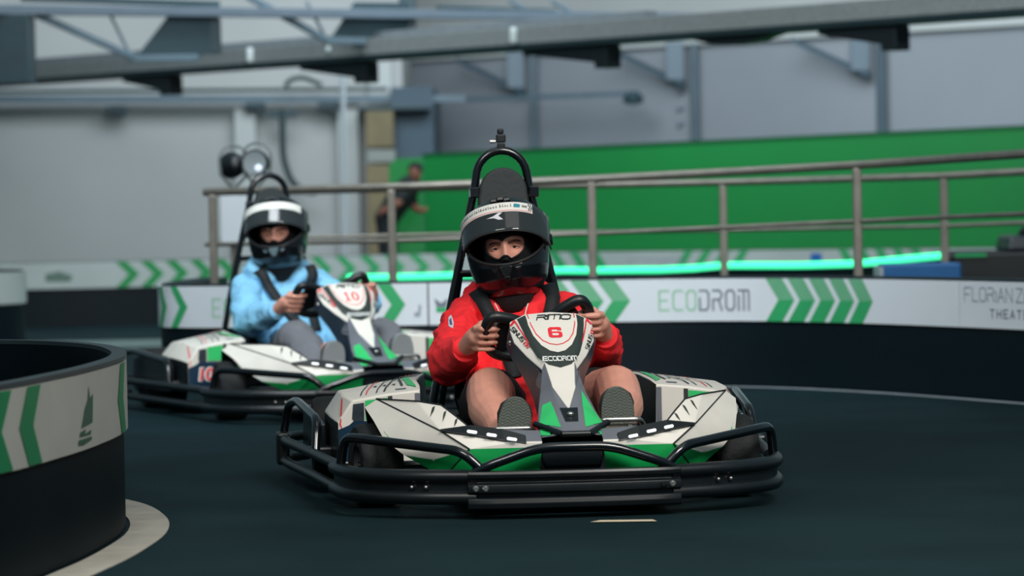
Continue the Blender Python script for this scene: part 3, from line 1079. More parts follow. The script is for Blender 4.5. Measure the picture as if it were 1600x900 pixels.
def make_kart(num, serif, loc, yaw, label, steer, plate_dir, rb=0.0):
    k = empty('racing_kart', (loc[0], loc[1], 0), math.pi + math.radians(yaw))
    tag(k, label, 'kart', 'karts on the track')

    # --- chassis
    fr = MB()
    fr.box((-0.31, -0.62, 0.040), (0.31, 0.93, 0.052))
    for s in (1, -1):
        fr.tube([(s * 0.30, -0.9, 0.07), (s * 0.33, -0.2, 0.06), (s * 0.33, 0.3, 0.06), (s * 0.26, 0.6, 0.07), (s * 0.24, 0.98, 0.08)], 0.016, 8)
        fr.tube([(s * 0.28, 0.52, 0.125), (s * 0.60, 0.52, 0.125)], 0.012, 8)
    fr.tube([(-0.58, -0.52, 0.135), (0.58, -0.52, 0.135)], 0.02, 10)
    fr.tube([(-0.30, -0.9, 0.07), (0.30, -0.9, 0.07)], 0.016, 8)
    fr.build('chassis_frame', TUBE, k, smooth=40)

    for x, y, r, wd, st in ((0.545, 0.52, 0.127, 0.13, steer), (-0.545, 0.52, 0.127, 0.13, steer), (0.60, -0.52, 0.139, 0.19, 0), (-0.60, -0.52, 0.139, 0.19, 0)):
        wheel(k, x, y, r, wd, st)

    # --- front bumper: ribbed centre bar
    prof = [(0, .143), (.020, .141), (.024, .132), (.022, .122), (.009, .117), (.009, .108), (.026, .103), (.028, .092), (.026, .080), (.010, .075), (.010, .067), (.024, .062), (.028, .048), (.024, .034), (0, .028)]
    secs = []
    for i in range(17):
        x = -0.312 + 0.624 * i / 16
        y = 1.045 - 0.30 * max(0, abs(x) - 0.05) ** 2
        sh = 1.0 if 0 < i < 16 else 0.75
        secs.append([(x, y + o * sh, z) for o, z in prof])
    fb_ = MB().loft(secs).build('front_bumper', BLACK, k, smooth=30, bevel=0.0015)
    for x, z, bright in ((0.29, .092, 1), (0.262, .092, 1), (-0.285, .092, 1), (-0.312 + 0.055, .092, 0)):
        y = 1.045 - 0.30 * max(0, abs(x) - 0.05) ** 2 + 0.027
        MB().lathe([(0.0, 0.006), (0.006, 0.006), (0.0085, 0.003), (0.010, 0.0)], (x, y, z), 'Y', 14).build('bolt', STEEL if bright else BLACK, fb_, smooth=40)
    # side wings of the bumper: two fat rolls with a web
    for s in (1, -1):
        path = fillet([(s * .28, 1.018, 0), (s * .47, .960, 0), (s * .610, .845, 0), (s * .652, .70, 0), (s * .664, .56, 0)], 0.12, 5)
        pr = []
        for cz, rz_, oo in ((.126, .019, .012), (.064, .020, .012)):
            for a in range(0, 181, 30) if cz > 0.1 else range(0, 181, 30):
                aa = math.radians(90 - a)
                pr.append((oo + 0.018 * math.cos(aa), cz + rz_ * math.sin(aa)))
        pr = [(0, .146)] + pr + [(0, .043)]
        P = [Vector(p) for p in path]
        secs = []
        for i, p in enumerate(P):
            d = (P[min(i + 1, len(P) - 1)] - P[max(i - 1, 0)]).normalized()
            n = Vector((d.y, -d.x, 0)) * (-s)
            if n.y < 0 and i < 4:
                n = -n
            secs.append([(p.x + n.x * o, p.y + n.y * o, z) for o, z in pr])
        w_ = MB().loft(secs).build('bumper_wing', BLACK, k, smooth=40)
        for uu in ((s * .430, .985), (s * .470, .968)):
            MB().ellipsoid((uu[0], uu[1] + 0.006, .096), (0.006, 0.008, 0.006), 10, 8).build('bolt', STEEL, w_, smooth=60)

    # --- bumper hoops above it
    MB().tube(fillet([(.292, 1.03, .138), (.245, 1.045, .160), (.105, 1.05, .207), (-.105, 1.05, .207), (-.245, 1.045, .160), (-.292, 1.03, .138)], 0.05), 0.0145, 12).build('bumper_hoop', TUBE, k, smooth=60)
    for s in (1, -1):
        MB().tube(fillet([(s * .262, 1.035, .138), (s * .325, 1.02, .200), (s * .60, .745, .224), (s * .648, .665, .224), (s * .662, .64, .11)], 0.055), 0.0145, 12).build('bumper_hoop', TUBE, k, smooth=60)

    # --- side bumpers
    for s in (1, -1):
        for z in (.132, .062):
            MB().tube(fillet([(s * .655, .60, z), (s * .672, .48, z), (s * .712, .10, z), (s * .780, -.45, z), (s * .790, -.66, z), (s * .70, -.78, z)], 0.08), 0.0165, 12).build('side_tube', BLACK, k, smooth=60)
        MB().box((s * .790 - .022, -.66, .045), (s * .790 + .022, -.57, .155)).build('corner_block', BLACK, k, bevel=0.010)
        MB().tube(fillet([(s * .708, .06, .14), (s * .700, .02, .236), (s * .745, -.50, .268), (s * .770, -.62, .245), (s * .786, -.64, .14)], 0.06), 0.0145, 12).build('side_hoop', TUBE, k, smooth=60)
        MB().box((s * .70 - .05, -.02, .115), (s * .70 + .03, .05, .15)).build('bumper_clamp', BLACK, k, bevel=0.008)
        # wheel guard panel inside the hoop
        mb = MB()
        sec = []
        for y, zt in ((.0, .22), (-.20, .235), (-.48, .25), (-.60, .23)):
            xx = .690 + (-y) * .055
            sec.append([(s * xx, y, .10), (s * (xx - .004), y, zt), (s * (xx - .018), y, zt), (s * (xx - .018), y, .10)])
        mb.loft(sec).build('wheel_guard', mat('smoked_guard_plastic', (30, 38, 42), 0.3), k, bevel=0.004)
    MB().box((-.66, -.86, .06), (.66, -.82, .20)).build('rear_bumper', BLACK, k, bevel=0.015)

    # --- side pods
    pods = []
    for s in (1, -1):
        secs = []
        for y, ib, it, ot, om, ob, zb, zi, zo, zm in (
                (.145, .372, .376, .592, .640, .640, .10, .330, .302, .232),
                (.05, .366, .370, .618, .660, .656, .10, .340, .314, .244),
                (-.15, .360, .365, .622, .668, .660, .10, .346, .318, .250),
                (-.32, .330, .340, .600, .650, .640, .11, .350, .308, .250),
                (-.48, .300, .315, .520, .600, .590, .13, .350, .296, .255),
                (-.56, .300, .320, .470, .540, .540, .16, .335, .280, .245)):
            secs.append([(s * ib, y, zb), (s * it, y, zi), (s * (it * .5 + ot * .5), y, zi * .5 + zo * .5 + .004), (s * ot, y, zo), (s * om, y, zm), (s * ob, y, zb)])
        mb = MB()
        for A_, B_ in zip(secs[:-1], secs[1:]):
            for q in range(6):
                q2 = (q + 1) % 6
                mb.mat(1 if q in (0, 4, 5) else 0)
                mb.add([A_[q], A_[q2], B_[q2], B_[q]], [(0, 1, 2, 3)])
        mb.mat(0).add(secs[0], [tuple(range(6))])
        mb.mat(1).add(secs[-1], [tuple(range(6))])
        o = mb.build('side_pod', [WHITE, BLACK], k, smooth=28, bevel=0.006)
        pods.append(o)

    # --- front fairing wings
    wings = []
    for s in (1, -1):
        V = dict(A=(.539, .51, .327), B=(.574, .485, .302), Q=(.555, .612, .268), C=(.530, .715, .216), D=(.376, .905, .252), E=(.300, .985, .203), N=(.400, .905, .168),
                 U1=(.430, .72, .330), U2=(.366, .80, .322), U3=(.328, .85, .292), F=(.288, .905, .257), G=(.478, .80, .176), H=(.372, .925, .118),
                 I=(.09, .945, .250), I2=(.09, 1.005, .222), L=(.165, .999, .222), M=(.275, .950, .242), L2=(.09, 1.008, .205), K=(.10, 1.000, .118),
                 B2=(.555, .40, .20), A2=(.500, .43, .25), U4=(.360, .70, .25), F2=(.27, .82, .22), I3=(.09, .80, .21))
        names = list(V)
        vs = [(s * V[n][0], V[n][1], V[n][2]) for n in names]
        ix = {n: i for i, n in enumerate(names)}
        faces = ['A B Q D', 'Q C D', 'C N E D', 'C G N', 'A D U1', 'U1 D U2', 'U2 D U3', 'U3 D F', 'D M F', 'D E M', 'M E L', 'F M L I', 'I L I2', 'L E L2 I2', 'E H K L2', 'E N H', 'N G H',
                 'A A2 B2 B', 'A U1 U2 U4 A2', 'U2 U3 F F2 U4', 'F I I3 F2']
        fs = [tuple(ix[n] for n in f.split()) for f in faces]
        mb = MB()
        for i, f in enumerate(fs):
            mb.mat(1 if i in (14, 15, 16) else 3 if i in (11, 12) else 4 if i >= 17 else 0)
            mb.add([vs[j] for j in f], [tuple(range(len(f)))])
        o = mb.build('front_wing', [WHITE, DGREEN, WHITE, GREY, BLACK], k, bevel=0.004, smooth=32)
        wings.append(o)
        lines = MB()
        for a, b in (('A', 'D'), ('D', 'E'), ('A', 'U1'), ('U1', 'U2'), ('U2', 'U3'), ('U3', 'F'), ('D', 'M'), ('E', 'H')):
            lines.tube([Vector((s * V[a][0], V[a][1], V[a][2])), Vector((s * V[b][0], V[b][1], V[b][2]))], 0.0026 if a != 'E' else 0.0018, 6)
        lines.build('seam_line', mat('dark_seam', (20, 24, 26), 0.5), o)
        # black light strip with three lamps
        st = [Vector((s * p[0], p[1], p[2])) for p in ((.378, .912, .256), (.290, .945, .258), (.20, .980, .244), (.135, .996, .230))]
        b_ = MB()
        secs = []
        for i, p in enumerate(st):
            hw = (.003, .017, .020, .014)[i]
            secs.append([p + Vector((0, -hw, hw * .7)), p + Vector((0, hw * .8, -hw * .9)), p + Vector((0, hw * .8 - .012, -hw * .9 - .006)), p + Vector((0, -hw - .01, hw * .4))])
        stp = b_.loft(secs).build('light_strip', BLACK, k, bevel=0.002)
        for p in ((.290, .965, .252), (.235, .988, .243), (.178, 1.008, .231)):
            MB().limb([((s * (p[0] - .010), p[1] + .003, p[2] - .002), .0048), ((s * (p[0] + .010), p[1] - .003, p[2] + .001), .0048)], 10).build('marker_light', LEDM, stp, smooth=60)

    # --- nose between the wings
    nm = MB().loft([[(-.10, 1.000, .205), (.10, 1.000, .205), (.10, .96, .215), (-.10, .96, .215)],
                    [(-.085, 1.000, .15), (.085, 1.000, .15), (.085, .93, .15), (-.085, .93, .15)],
                    [(-.07, .985, .10), (.07, .985, .10), (.07, .93, .10), (-.07, .93, .10)]]).build('air_intake', BLACK, k, bevel=0.006)
    MB().box((-.036, .985, .196), (.036, 1.004, .200)).build('intake_lip', mat('grey_lip', (90, 100, 104), 0.35), nm)

    # --- steering column fairing
    T = [((.392, .577), .080, (.392, .571), .128, (.400, .548), .125, (.385, .510)),
         ((.44, .556), .082, (.44, .551), .130, (.430, .518), .140, (.40, .470)),
         ((.50, .516), .077, (.50, .511), .124, (.485, .486), .125, (.43, .430)),
         ((.56, .476), .064, (.56, .471), .092, (.553, .445), .100, (.47, .385)),
         ((.62, .435), .046, (.62, .431), .054, (.616, .408), .074, (.53, .320)),
         ((.70, .378), .036, (.70, .374), .070, (.690, .344), .060, (.60, .23)),
         ((.80, .318), .030, (.80, .315), .088, (.785, .290), .080, (.70, .19)),
         ((.90, .268), .034, (.90, .266), .102, (.890, .252), .092, (.82, .18)),
         ((.985, .240), .034, (.985, .238), .100, (.975, .230), .098, (.95, .18))]
    mb = MB()
    secs = []
    for t, wr, r, wo, o, wb, b in T:
        secs.append([(0, t[0], t[1]), (wr, r[0], r[1]), (wo, o[0], o[1]), (wb, b[0], b[1]), (-wb, b[0], b[1]), (-wo, o[0], o[1]), (-wr, r[0], r[1])])
    n = 7
    vs = [p for sec in secs for p in sec]
    for i in range(len(secs) - 1):
        for q in range(n):
            q2 = (q + 1) % n
            mb.mat(0 if (q in (0, 6)) else (0 if i < 4 else 1) if q in (1, 5) else 2)
            mb.add([vs[i * n + q], vs[i * n + q2], vs[(i + 1) * n + q2], vs[(i + 1) * n + q]], [(0, 1, 2, 3)])
    mb.mat(2)
    mb.add(secs[0], [tuple(range(6, -1, -1))])
    fair = mb.build('steering_fairing', [WHITE, GREY, NAVY], k, smooth=24, bevel=0.0035)
    fair.location = (-.012, 0, 0)
    for s in (1, -1):
        MB().tube([(s * .108, .885, .264), (s * .04, .995, .240)], 0.0095, 8).build('nose_bar', BLACK, fair, smooth=50)
        MB().ellipsoid((s * .128, .425, .485), (0.009, 0.009, 0.009), 12, 8).build('fairing_bolt', STEEL, fair, smooth=60)
    MB().tube([(-.042, .997, .240), (.042, .997, .240)], 0.0095, 8).build('nose_bar', BLACK, fair, smooth=50)
    MB().ellipsoid((0, .868, .290), (0.011, 0.009, 0.007), 14, 8).build('fairing_bolt', STEEL, fair, smooth=60)
    MB().tube([(0, .55, .36), (0, .27, .50)], 0.016, 10).build('steering_column', TUBE, k, smooth=50)

    # --- steering wheel (slightly turned)
    sw = empty('steering_wheel', (0.01, .255, .515), 0, k)
    sw.rotation_euler = (math.radians(-38), math.radians(plate_dir), 0)
    prof = fillet([(-.055, 0, .048), (-.085, 0, .070), (-.145, 0, .098), (-.168, 0, .04), (-.160, 0, -.05), (-.10, 0, -.088), (.10, 0, -.088), (.160, 0, -.05), (.168, 0, .04), (.145, 0, .098), (.085, 0, .070), (.055, 0, .048), (0, 0, .040), (-.055, 0, .048)], 0.045, 5)
    MB().tube(prof[:-1], 0.018, 12, closed=True, flat=((0, 1, 0), 1.0)).build('wheel_rim', mat('wheel_leather', (20, 24, 27), 0.42), sw, smooth=60)
    for s in (1, -1):
        MB().prism([(s * .05, .05), (s * .125, .06), (s * .145, .01), (s * .132, -.06), (s * .05, -.04)], lambda p: Vector((p[0], -.006, p[1])), lambda p: Vector((p[0], .006, p[1]))).build('wheel_spoke', BLACK, sw, bevel=0.004)
    MB().box((-.06, -.012, -.05), (.06, .02, .06)).build('wheel_hub', BLACK, sw, bevel=0.008)

    # --- pedals
    for s, zp in ((1, .243), (-1, .262)):
        x0 = .146 if s > 0 else -.176
        pd = MB().tube(fillet([(x0 + s * .085, .69, zp - .035), (x0 + s * .060, .755, zp), (x0 - s * .058, .755, zp), (x0 - s * .066, .70, zp - .03)], 0.018), 0.0075, 10).build('pedal', STEEL, k, smooth=60)
        MB().box((x0 - .055, .715, zp - .045), (x0 + .055, .742, zp - .014)).build('pedal_bracket', mat('dull_steel', (150, 142, 130), 0.45, metal=0.5, var=0.15), pd, bevel=0.006)
        MB().bar((x0 + s * .03, .74, zp - .02), (x0 + s * .03, .80, .06), 0.012, 0.02).build('pedal_arm', TUBE, pd)
    # --- seat
    secs = []
    for y, z, hw, dep in ((.06, .10, .15, .06), (-.08, .085, .175, .10), (-.22, .085, .19, .14), (-.36, .12, .20, .15), (-.44, .22, .205, .13), (-.50, .36, .20, .11), (-.55, .50, .17, .07)):
        ring = []
        for i in range(11):
            a = math.pi * i / 10
            cx = math.cos(a)
            rise = (1 - math.sin(a)) ** 1.3
            tilt = 1 if y > -.4 else .35
            ring.append((.02 + hw * cx, y + (dep * rise * (1 - tilt)), z + dep * rise * tilt))
        secs.append(ring)
    MB().loft(secs, cap=False, closed=False).build('seat', SEATM, k, smooth=60, solid=0.012)

    # --- roll bar
    left = [(.300, -.72, .08), (.190, -.75, .60), (.108, -.75, .965 + rb)]
    arch = [(.013 + .088 * math.cos(math.radians(a)), -.75, 1.005 + rb + .092 * math.sin(math.radians(a))) for a in range(12, 169, 12)]
    right = [(-.082, -.75, .965 + rb), (-.168, -.75, .60), (-.27, -.72, .08)]
    MB().tube(fillet(left, .08) + arch + fillet(right, .08), 0.0145, 14).build('roll_bar', TUBE, k, smooth=60)
    MB().tube([(.17, -.75, .675), (-.145, -.75, .675)], 0.0125, 10).build('cross_bar', TUBE, k, smooth=60)
    for s, x0 in ((1, .115), (-1, -.09)):
        MB().box((x0 - .02, -.755, .935 + rb), (x0 + .012, -.70, .972 + rb)).build('headrest_bracket', TUBE, k, bevel=0.004)
    for s in (1, -1):
        MB().tube([(.013 + s * .15, -.75, .68), (.013 + s * .22, -1.0, .10)], 0.012, 10).build('roll_bar_strut', TUBE, k, smooth=60)
    pr = [(-.074, .72), (.100, .72), (.100, .93)] + [(.013 + .083 * math.cos(math.radians(a)), .95 + rb + .088 * math.sin(math.radians(a))) for a in range(0, 181, 12)] + [(-.074, .93)]
    MB().prism(pr, lambda p: Vector((p[0], -.735, p[1])), lambda p: Vector((p[0], -.695, p[1]))).build('headrest', PADM, k, smooth=30, bevel=0.008)
    if not rb:
        cm = MB().box((.000, -.762, 1.098), (.026, -.738, 1.122)).build('camera_mount', BLACK, k, bevel=0.003)
        MB().box((-.002, -.768, 1.124), (.030, -.732, 1.152)).build('mount_clip', BLACK, cm, bevel=0.004)
        MB().box((.004, -.760, 1.153), (.026, -.738, 1.172)).build('mount_cap', BLACK, cm, bevel=0.005)
        MB().lathe([(0.0, 0.02), (0.006, 0.02), (0.006, 0.0)], (0.032, -.75, 1.128), 'X', 10).build('mount_screw', STEEL, cm)
    # --- prints on the fairing: (u, v) = (to the viewer's right, up), cast from the front
    bpy.context.view_layer.update()
    tf = bvh_of([fair])
    front = lambda u, v: ((-u - .012, 3, v), (0, -1, 0))

    def fd(nm, polys, m, off=.0012, step=.006):
        d_ = decal(nm, tf, polys, front, m, fair, off, step)
        if d_:
            d_.matrix_parent_inverse = Matrix.Translation((.012, 0, 0))
        return d_
    half = [(.080, .566), (.104, .555), (.095, .528), (.082, .482), (.063, .447), (.035, .425)]
    fd('shield_print', [[(-a, b) for a, b in half] + [(0, .416)] + [(a, b) for a, b in half[::-1]]], OLIVE, .0016)
    half = [(.079, .567), (.076, .537), (.066, .506), (.047, .479), (.023, .463)]
    fd('number_plate', [[(-a, b) for a, b in half] + [(0, .458)] + [(a, b) for a, b in half[::-1]]], WHITE, .0026)
    half = [(.074, .568), (.069, .537), (.058, .510), (.041, .491), (.02, .481), (0, .478)]
    ln = [(-a, b) for a, b in half] + [(a, b) for a, b in half[::-1][1:]]
    fd('red_outline', [[ln[i], ln[i + 1], (ln[i + 1][0] * .965, ln[i + 1][1] + .0022), (ln[i][0] * .965, ln[i][1] + .0022)] for i in range(len(ln) - 1)], RED, .0036, .02)
    if num == '6':
        o_ = [(.0178, .526), (.0165, .531), (.010, .5325), (-.011, .5325), (-.017, .529), (-.0185, .523), (-.0185, .504), (-.017, .499), (-.011, .4965), (.011, .4965), (.017, .499), (.0185, .504), (.0185, .511), (.017, .5155), (.011, .5175), (-.0085, .5175), (-.0085, .522), (-.006, .5245), (.004, .5245), (.0065, .5235), (.007, .521), (.0178, .521)]
        hole = [(-.0085, .5105), (.006, .5105), (.0085, .509), (.0085, .505), (.006, .5035), (-.006, .5035), (-.0085, .505)]
        fd('race_number', [[(a * 1.15 + .002, .5145 + (b - .5145) * .84) for a, b in o_]], RED, .0036)
        fd('number_counter', [[(a * 1.15 + .002, .5145 + (b - .5145) * .84) for a, b in hole]], WHITE, .0044)
    else:
        sf = []
        for b0 in ([(-.030, .497), (-.006, .497), (-.006, .501), (-.014, .5015), (-.014, .534), (-.018, .534), (-.029, .527), (-.029, .524), (-.022, .5255), (-.022, .5015), (-.030, .501)],):
            sf.append(b0)
        for q in range(20):
            a0, a1 = 2 * math.pi * q / 20, 2 * math.pi * (q + 1) / 20
            w0 = [(.018 + .0165 * math.cos(a0), .5155 + .0185 * math.sin(a0)), (.018 + .0165 * math.cos(a1), .5155 + .0185 * math.sin(a1)),
                  (.018 + .0080 * math.cos(a1), .5155 + .0135 * math.sin(a1)), (.018 + .0080 * math.cos(a0), .5155 + .0135 * math.sin(a0))]
            sf.append(w0)
        fd('race_number', sf, RED, .0036)
    rm, wd = stroke_text('RiMO', .0125, .0032, gap=1.7, wide=3.4)
    fd('maker_lettering', [[(a + b * .5 - wd / 2 + .004, b + .5535 - abs(a - wd / 2) * .04) for a, b in p] for p in rm], OLIVE, .0038)
    ec, wd = stroke_text('ECODROM', .0110, .0028, gap=1.7, wide=1.55)
    fd('shield_lettering', xf(ec, -wd / 2 + .003, .4345), mat('lettering_white', (228, 230, 228), 0.4), .0030)
    for sd, an in ((-1, -54), (1, 62)):
        a1 = math.radians(an)
        st_, wd = stroke_text('SiNUS', .0120, .0024, gap=1.5, wide=1.0)
        io_, wd2 = stroke_text('iON', .0090, .0018, gap=1.3, wide=1.0)
        if sd < 0:
            ox, oy = -.1265, .5255
        else:
            ox, oy = .1005, .462
        fd('side_lettering', xf(st_, ox, oy, ang=a1), OLIVE, .0016)
        fd('side_lettering', xf(io_, ox + math.cos(a1) * (wd + .006), oy + math.sin(a1) * (wd + .006), ang=a1), RED, .0016)
        ex = [(sd * .127, .537), (sd * .112, .556), (sd * .080, .486), (sd * .084, .486), (sd * .112, .546), (sd * .123, .5335)]
        fd('red_flash', [ex], RED, .0018)
        fd('grey_flank', [[(sd * .066, .416), (0, .300), (0, .232), (sd * .066, .232)]], GREY, .0012)
        fd('green_flank', [[(sd * .050, .350), (sd * .093, .262), (sd * .036, .254)]], GREEN, .0022)
        fd('green_flank', [[(sd * .096, .248), (sd * .040, .236), (sd * .052, .222), (sd * .100, .230)]], GREEN, .0022)
    fd('bolt_recess', [[(-.027, .304), (.027, .304), (.019, .268), (-.019, .268)]], BLACK, .0024)

    # --- prints on the wings
    for s, w_ in zip((1, -1), wings):
        tw = bvh_of([w_])
        fr_ = lambda u, v: ((u, 3, v), (0, -1, 0))
        for x0, z0, x1, z1 in ((.326, .282, .336, .262), (.356, .303, .368, .275), (.386, .315, .400, .287)):
            decal('claw_mark', tw, [[(s * (x0 - .004), z0 + .003), (s * (x0 + .004), z0 - .001), (s * (x0 + .0075), z0 - .010), (s * x1, z1), (s * (x0 + .0005), z0 - .009)]], fr_, OLIVE, w_, .0012, .01)
        decal('green_flash', tw, [[(s * .54, .235), (s * .515, .205), (s * .50, .205), (s * .528, .240)]], fr_, GREEN, w_, .0012, .02)

    # --- prints on the side pods
    NUMR = mat('number_red', (222, 60, 66), 0.4)
    for s, p_ in zip((1, -1), pods):
        tp = bvh_of([p_])
        fr_ = lambda u, v: ((u, 3, v), (0, -1, 0))
        dn_ = lambda u, v: ((u, v, 2), (0, 0, -1))
        q = lambda pts: [[(s * a, b) for a, b in pts]]
        pf = lambda nm, pts, mm, off=.0018: decal(nm, tp, q(pts), fr_, mm, p_, off, .015)
        pf('grey_stripe', [(.378, .11), (.394, .11), (.394, .320), (.378, .320)], GREY)
        pf('dark_stripe', [(.466, .11), (.480, .11), (.480, .312), (.466, .314)], OLIVE)
        pf('green_patch', [(.482, .240), (.552, .240), (.552, .300), (.482, .308)], GREEN)
        pf('navy_panel', [(.484, .11), (.638, .11), (.638, .21), (.604, .224), (.590, .236), (.484, .236)], NAVY)
        pf('dark_gap', [(.556, .294), (.590, .290), (.594, .245), (.588, .237), (.556, .237)], mat('scuffed_dark_print', (40, 50, 58), 0.4, var=0.4, vscale=30), .0024)
        decal('red_line', tp, q([(.612, .345), (.615, .345), (.634, .228), (.628, .212), (.626, .214), (.630, .228)]), fr_, RED, p_, .0018)
        tx = xf(text_polys(num, .075, .0022, .12), -s * -.565 if False else -s * .565, .178)
        wf = lambda u, v: ((-u, 3, v), (0, -1, 0))
        decal('pod_number_edge', tp, xf(text_polys(num, .075, .006, .12), -s * .567, .178), wf, mat('lettering_white', (228, 230, 228), 0.4), p_, .0024, .01)
        decal('pod_number', tp, tx, wf, NUMR, p_, .0034, .01)
        # top stripes
        tpd = lambda nm, pts, mm, off=.0018: decal(nm, tp, q(pts), dn_, mm, p_, off, .03)
        for x0, x1, mm in ((.486, .492, OLIVE), (.512, .516, OLIVE), (.545, .549, RED), (.562, .566, OLIVE)):
            tpd('top_stripe', [(x0, .11), (x1, .11), (x1 - .09, -.47), (x0 - .09, -.47)], mm)
        tpd('green_patch', [(.385, -.30), (.405, -.28), (.410, .03), (.385, .09)], GREEN)
        tpd('dark_stripe', [(.412, -.28), (.420, -.28), (.430, .03), (.422, .03)], OLIVE)
        tpd('fine_print', [(.418, .085), (.452, .085), (.452, .105), (.418, .105)], GREYP)
        for j in range(3):
            tpd('claw_mark', [(.44 + j * .03, -.06), (.456 + j * .03, -.05), (.447 + j * .03, -.015)], OLIVE)
        tpd('caption_frame', [(.335, -.46), (.40, -.44), (.41, -.35), (.352, -.35)], GREY)
        for j in range(4):
            tpd('red_caption', [(.352 + j * .012, -.435), (.358 + j * .012, -.433), (.366 + j * .012, -.372), (.360 + j * .012, -.372)], RED, .0028)
    return k, fair, wings, pods


KLOC1, KYAW1 = (0.063, 10.30), 6.0
KLOC2, KYAW2 = (-0.885, 14.5), 19.5
kart1 = make_kart('6', False, KLOC1, KYAW1, 'white and green racing kart numbered 6 in front, with the red-hooded driver', math.radians(8), 10)
kart2 = make_kart('10', True, KLOC2, KYAW2, 'white and green racing kart numbered 10 behind on the left, with the light blue driver', math.radians(-4), 8, -.03)

# ================================================================== drivers
def blob(mb, voxel, it=6, fac=.5):
    me = mb.mesh('blob')
    o = bpy.data.objects.new('blob', me)
    C.objects.link(o)
    md = o.modifiers.new('r', 'REMESH')
    md.mode = 'VOXEL'
    md.voxel_size = voxel
    md.adaptivity = 0
    sm = o.modifiers.new('s', 'SMOOTH')
    sm.factor = fac
    sm.iterations = it
    dg = bpy.context.evaluated_depsgraph_get()
    res = bpy.data.meshes.new_from_object(o.evaluated_get(dg))
    bpy.data.objects.remove(o)
    bpy.data.meshes.remove(me)
    return res


def ruffle(me, amp, sc, seed=0.0, centre=None):
    """cloth folds: push verts along normals by stretched noise"""
    nrm = [v.normal.copy() for v in me.vertices]
    for v, nv in zip(me.vertices, nrm):
        p = v.co.copy()
        q = Vector((p.x * sc[0] + seed, p.y * sc[1], p.z * sc[2]))
        n1 = noise.noise(q)
        n2 = noise.noise(q * 2.3 + Vector((7, 3, 1)))
        fold = (1 - abs(n1)) ** 3
        v.co = p + nv * (amp * (fold - .45) + amp * .35 * n2)


HELM = [(-.186, .058, .080, .070), (-.172, .082, .116, .090), (-.150, .104, .146, .108), (-.120, .121, .164, .125), (-.080, .131, .171, .140), (-.040, .136, .166, .152), (0, .138, .158, .160), (.040, .139, .150, .162),
        (.080, .131, .138, .152), (.110, .112, .118, .130), (.134, .084, .088, .098), (.150, .050, .052, .058), (.158, .004, .004, .004)]


def helm_pt(az, z, off=0.0):
    for a, b in zip(HELM[:-1], HELM[1:]):
        if z <= b[0]:
            t = max(0, (z - a[0]) / (b[0] - a[0]))
            rx, yf, yb = (a[i] + (b[i] - a[i]) * t for i in (1, 2, 3))
            break
    else:
        rx, yf, yb = HELM[-1][1:]
    s, c = math.sin(az), math.cos(az)
    e = .90
    sx = math.copysign(abs(s) ** e, s)
    cy = math.copysign(abs(c) ** e, c)
    return Vector(((rx + off) * sx, ((yf if c > 0 else yb) + off) * cy, z))


def in_port(az, z):
    if abs(az) > 1.28:
        return False
    k = math.cos(az * math.pi / 2 / 1.28) ** .45
    return -.046 - .026 * math.cos(az) ** 2 + .060 * (1 - k) < z < .050 - .040 * (1 - k)


def port_curve():
    up, dn = [], []
    n = 36
    for i in range(n + 1):
        az = -1.279 + 2.558 * i / n
        k = max(0, math.cos(az * math.pi / 2 / 1.28)) ** .45
        up.append(helm_pt(az, .050 - .040 * (1 - k), .001))
        dn.append(helm_pt(az, -.046 - .026 * math.cos(az) ** 2 + .060 * (1 - k), .001))
    return up + dn[::-1][1:-1]


SHELL = mat('helmet_black_shell', (9, 13, 17), 0.24, coat=0.2)
CLOTHB = mat('balaclava_cloth', (9, 12, 15), 0.9, bump=0.4, bscale=240)
GASK = mat('helmet_gasket', (14, 17, 19), 0.6)
VIS = bpy.data.materials.new('smoked_visor')
VIS.use_nodes = True
b_ = VIS.node_tree.nodes['Principled BSDF']
b_.inputs['Base Color'].default_value = (.034, .041, .044, 1)
b_.inputs['Roughness'].default_value = 0.11
b_.inputs['Alpha'].default_value = 0.72
b_.inputs['Coat Weight'].default_value = 0.5
EYEW = mat('eye_white', (214, 200, 194), 0.25)
IRIS = mat('eye_iris', (44, 40, 38), 0.2)
BROW = mat('eyebrow_hair', (92, 62, 50), 0.8, bump=0.5, bscale=300)
STRIP = mat('visor_strip_white', (224, 224, 218), 0.4)


def face_y(x, z):
    """front surface of the head in helmet space"""
    rx, rz = .080, .125
    q = 1 - (x / rx) ** 2 - ((z + .01) / rz) ** 2
    y = .005 + .108 * math.sqrt(max(q, 0))
    g = lambda cx, cz, sx, sz: math.exp(-((x - cx) / sx) ** 2 - ((z - cz) / sz) ** 2)
    y += .007 * (g(.028, .012, .022, .008) + g(-.028, .012, .022, .008))
    y -= .013 * (g(.032, -.014, .018, .011) + g(-.032, -.014, .018, .011))
    t = min(max((.004 - z) / .055, 0), 1)
    y += (.005 + .017 * t) * math.exp(-(x / (.0095 + .008 * t)) ** 2) * (1 if z > -.055 else max(0, 1 - (-.055 - z) / .012))
    y += .005 * (g(.042, -.045, .02, .018) + g(-.042, -.045, .02, .018))
    return y


HOLE = [(-32, 9), (-24, 12), (-14, 11), (-7, 9), (-3, 6.5), (2, 10), (12, 13), (22, 12), (29, 9), (31, 1), (29, -9), (21, -18), (11, -23), (7, -23.5), (3, -19.5), (-2, -18.5), (-7, -21), (-12, -23), (-22, -18), (-31, -8), (-33, 1)]
HOLE = [(a / 469.0 * 1.02, b / 469.0 - .003) for a, b in HOLE]


def in_poly(x, y, P):
    r = False
    j = len(P) - 1
    for i in range(len(P)):
        if (P[i][1] > y) != (P[j][1] > y) and x < (P[j][0] - P[i][0]) * (y - P[i][1]) / (P[j][1] - P[i][1]) + P[i][0]:
            r = not r
        j = i
    return r


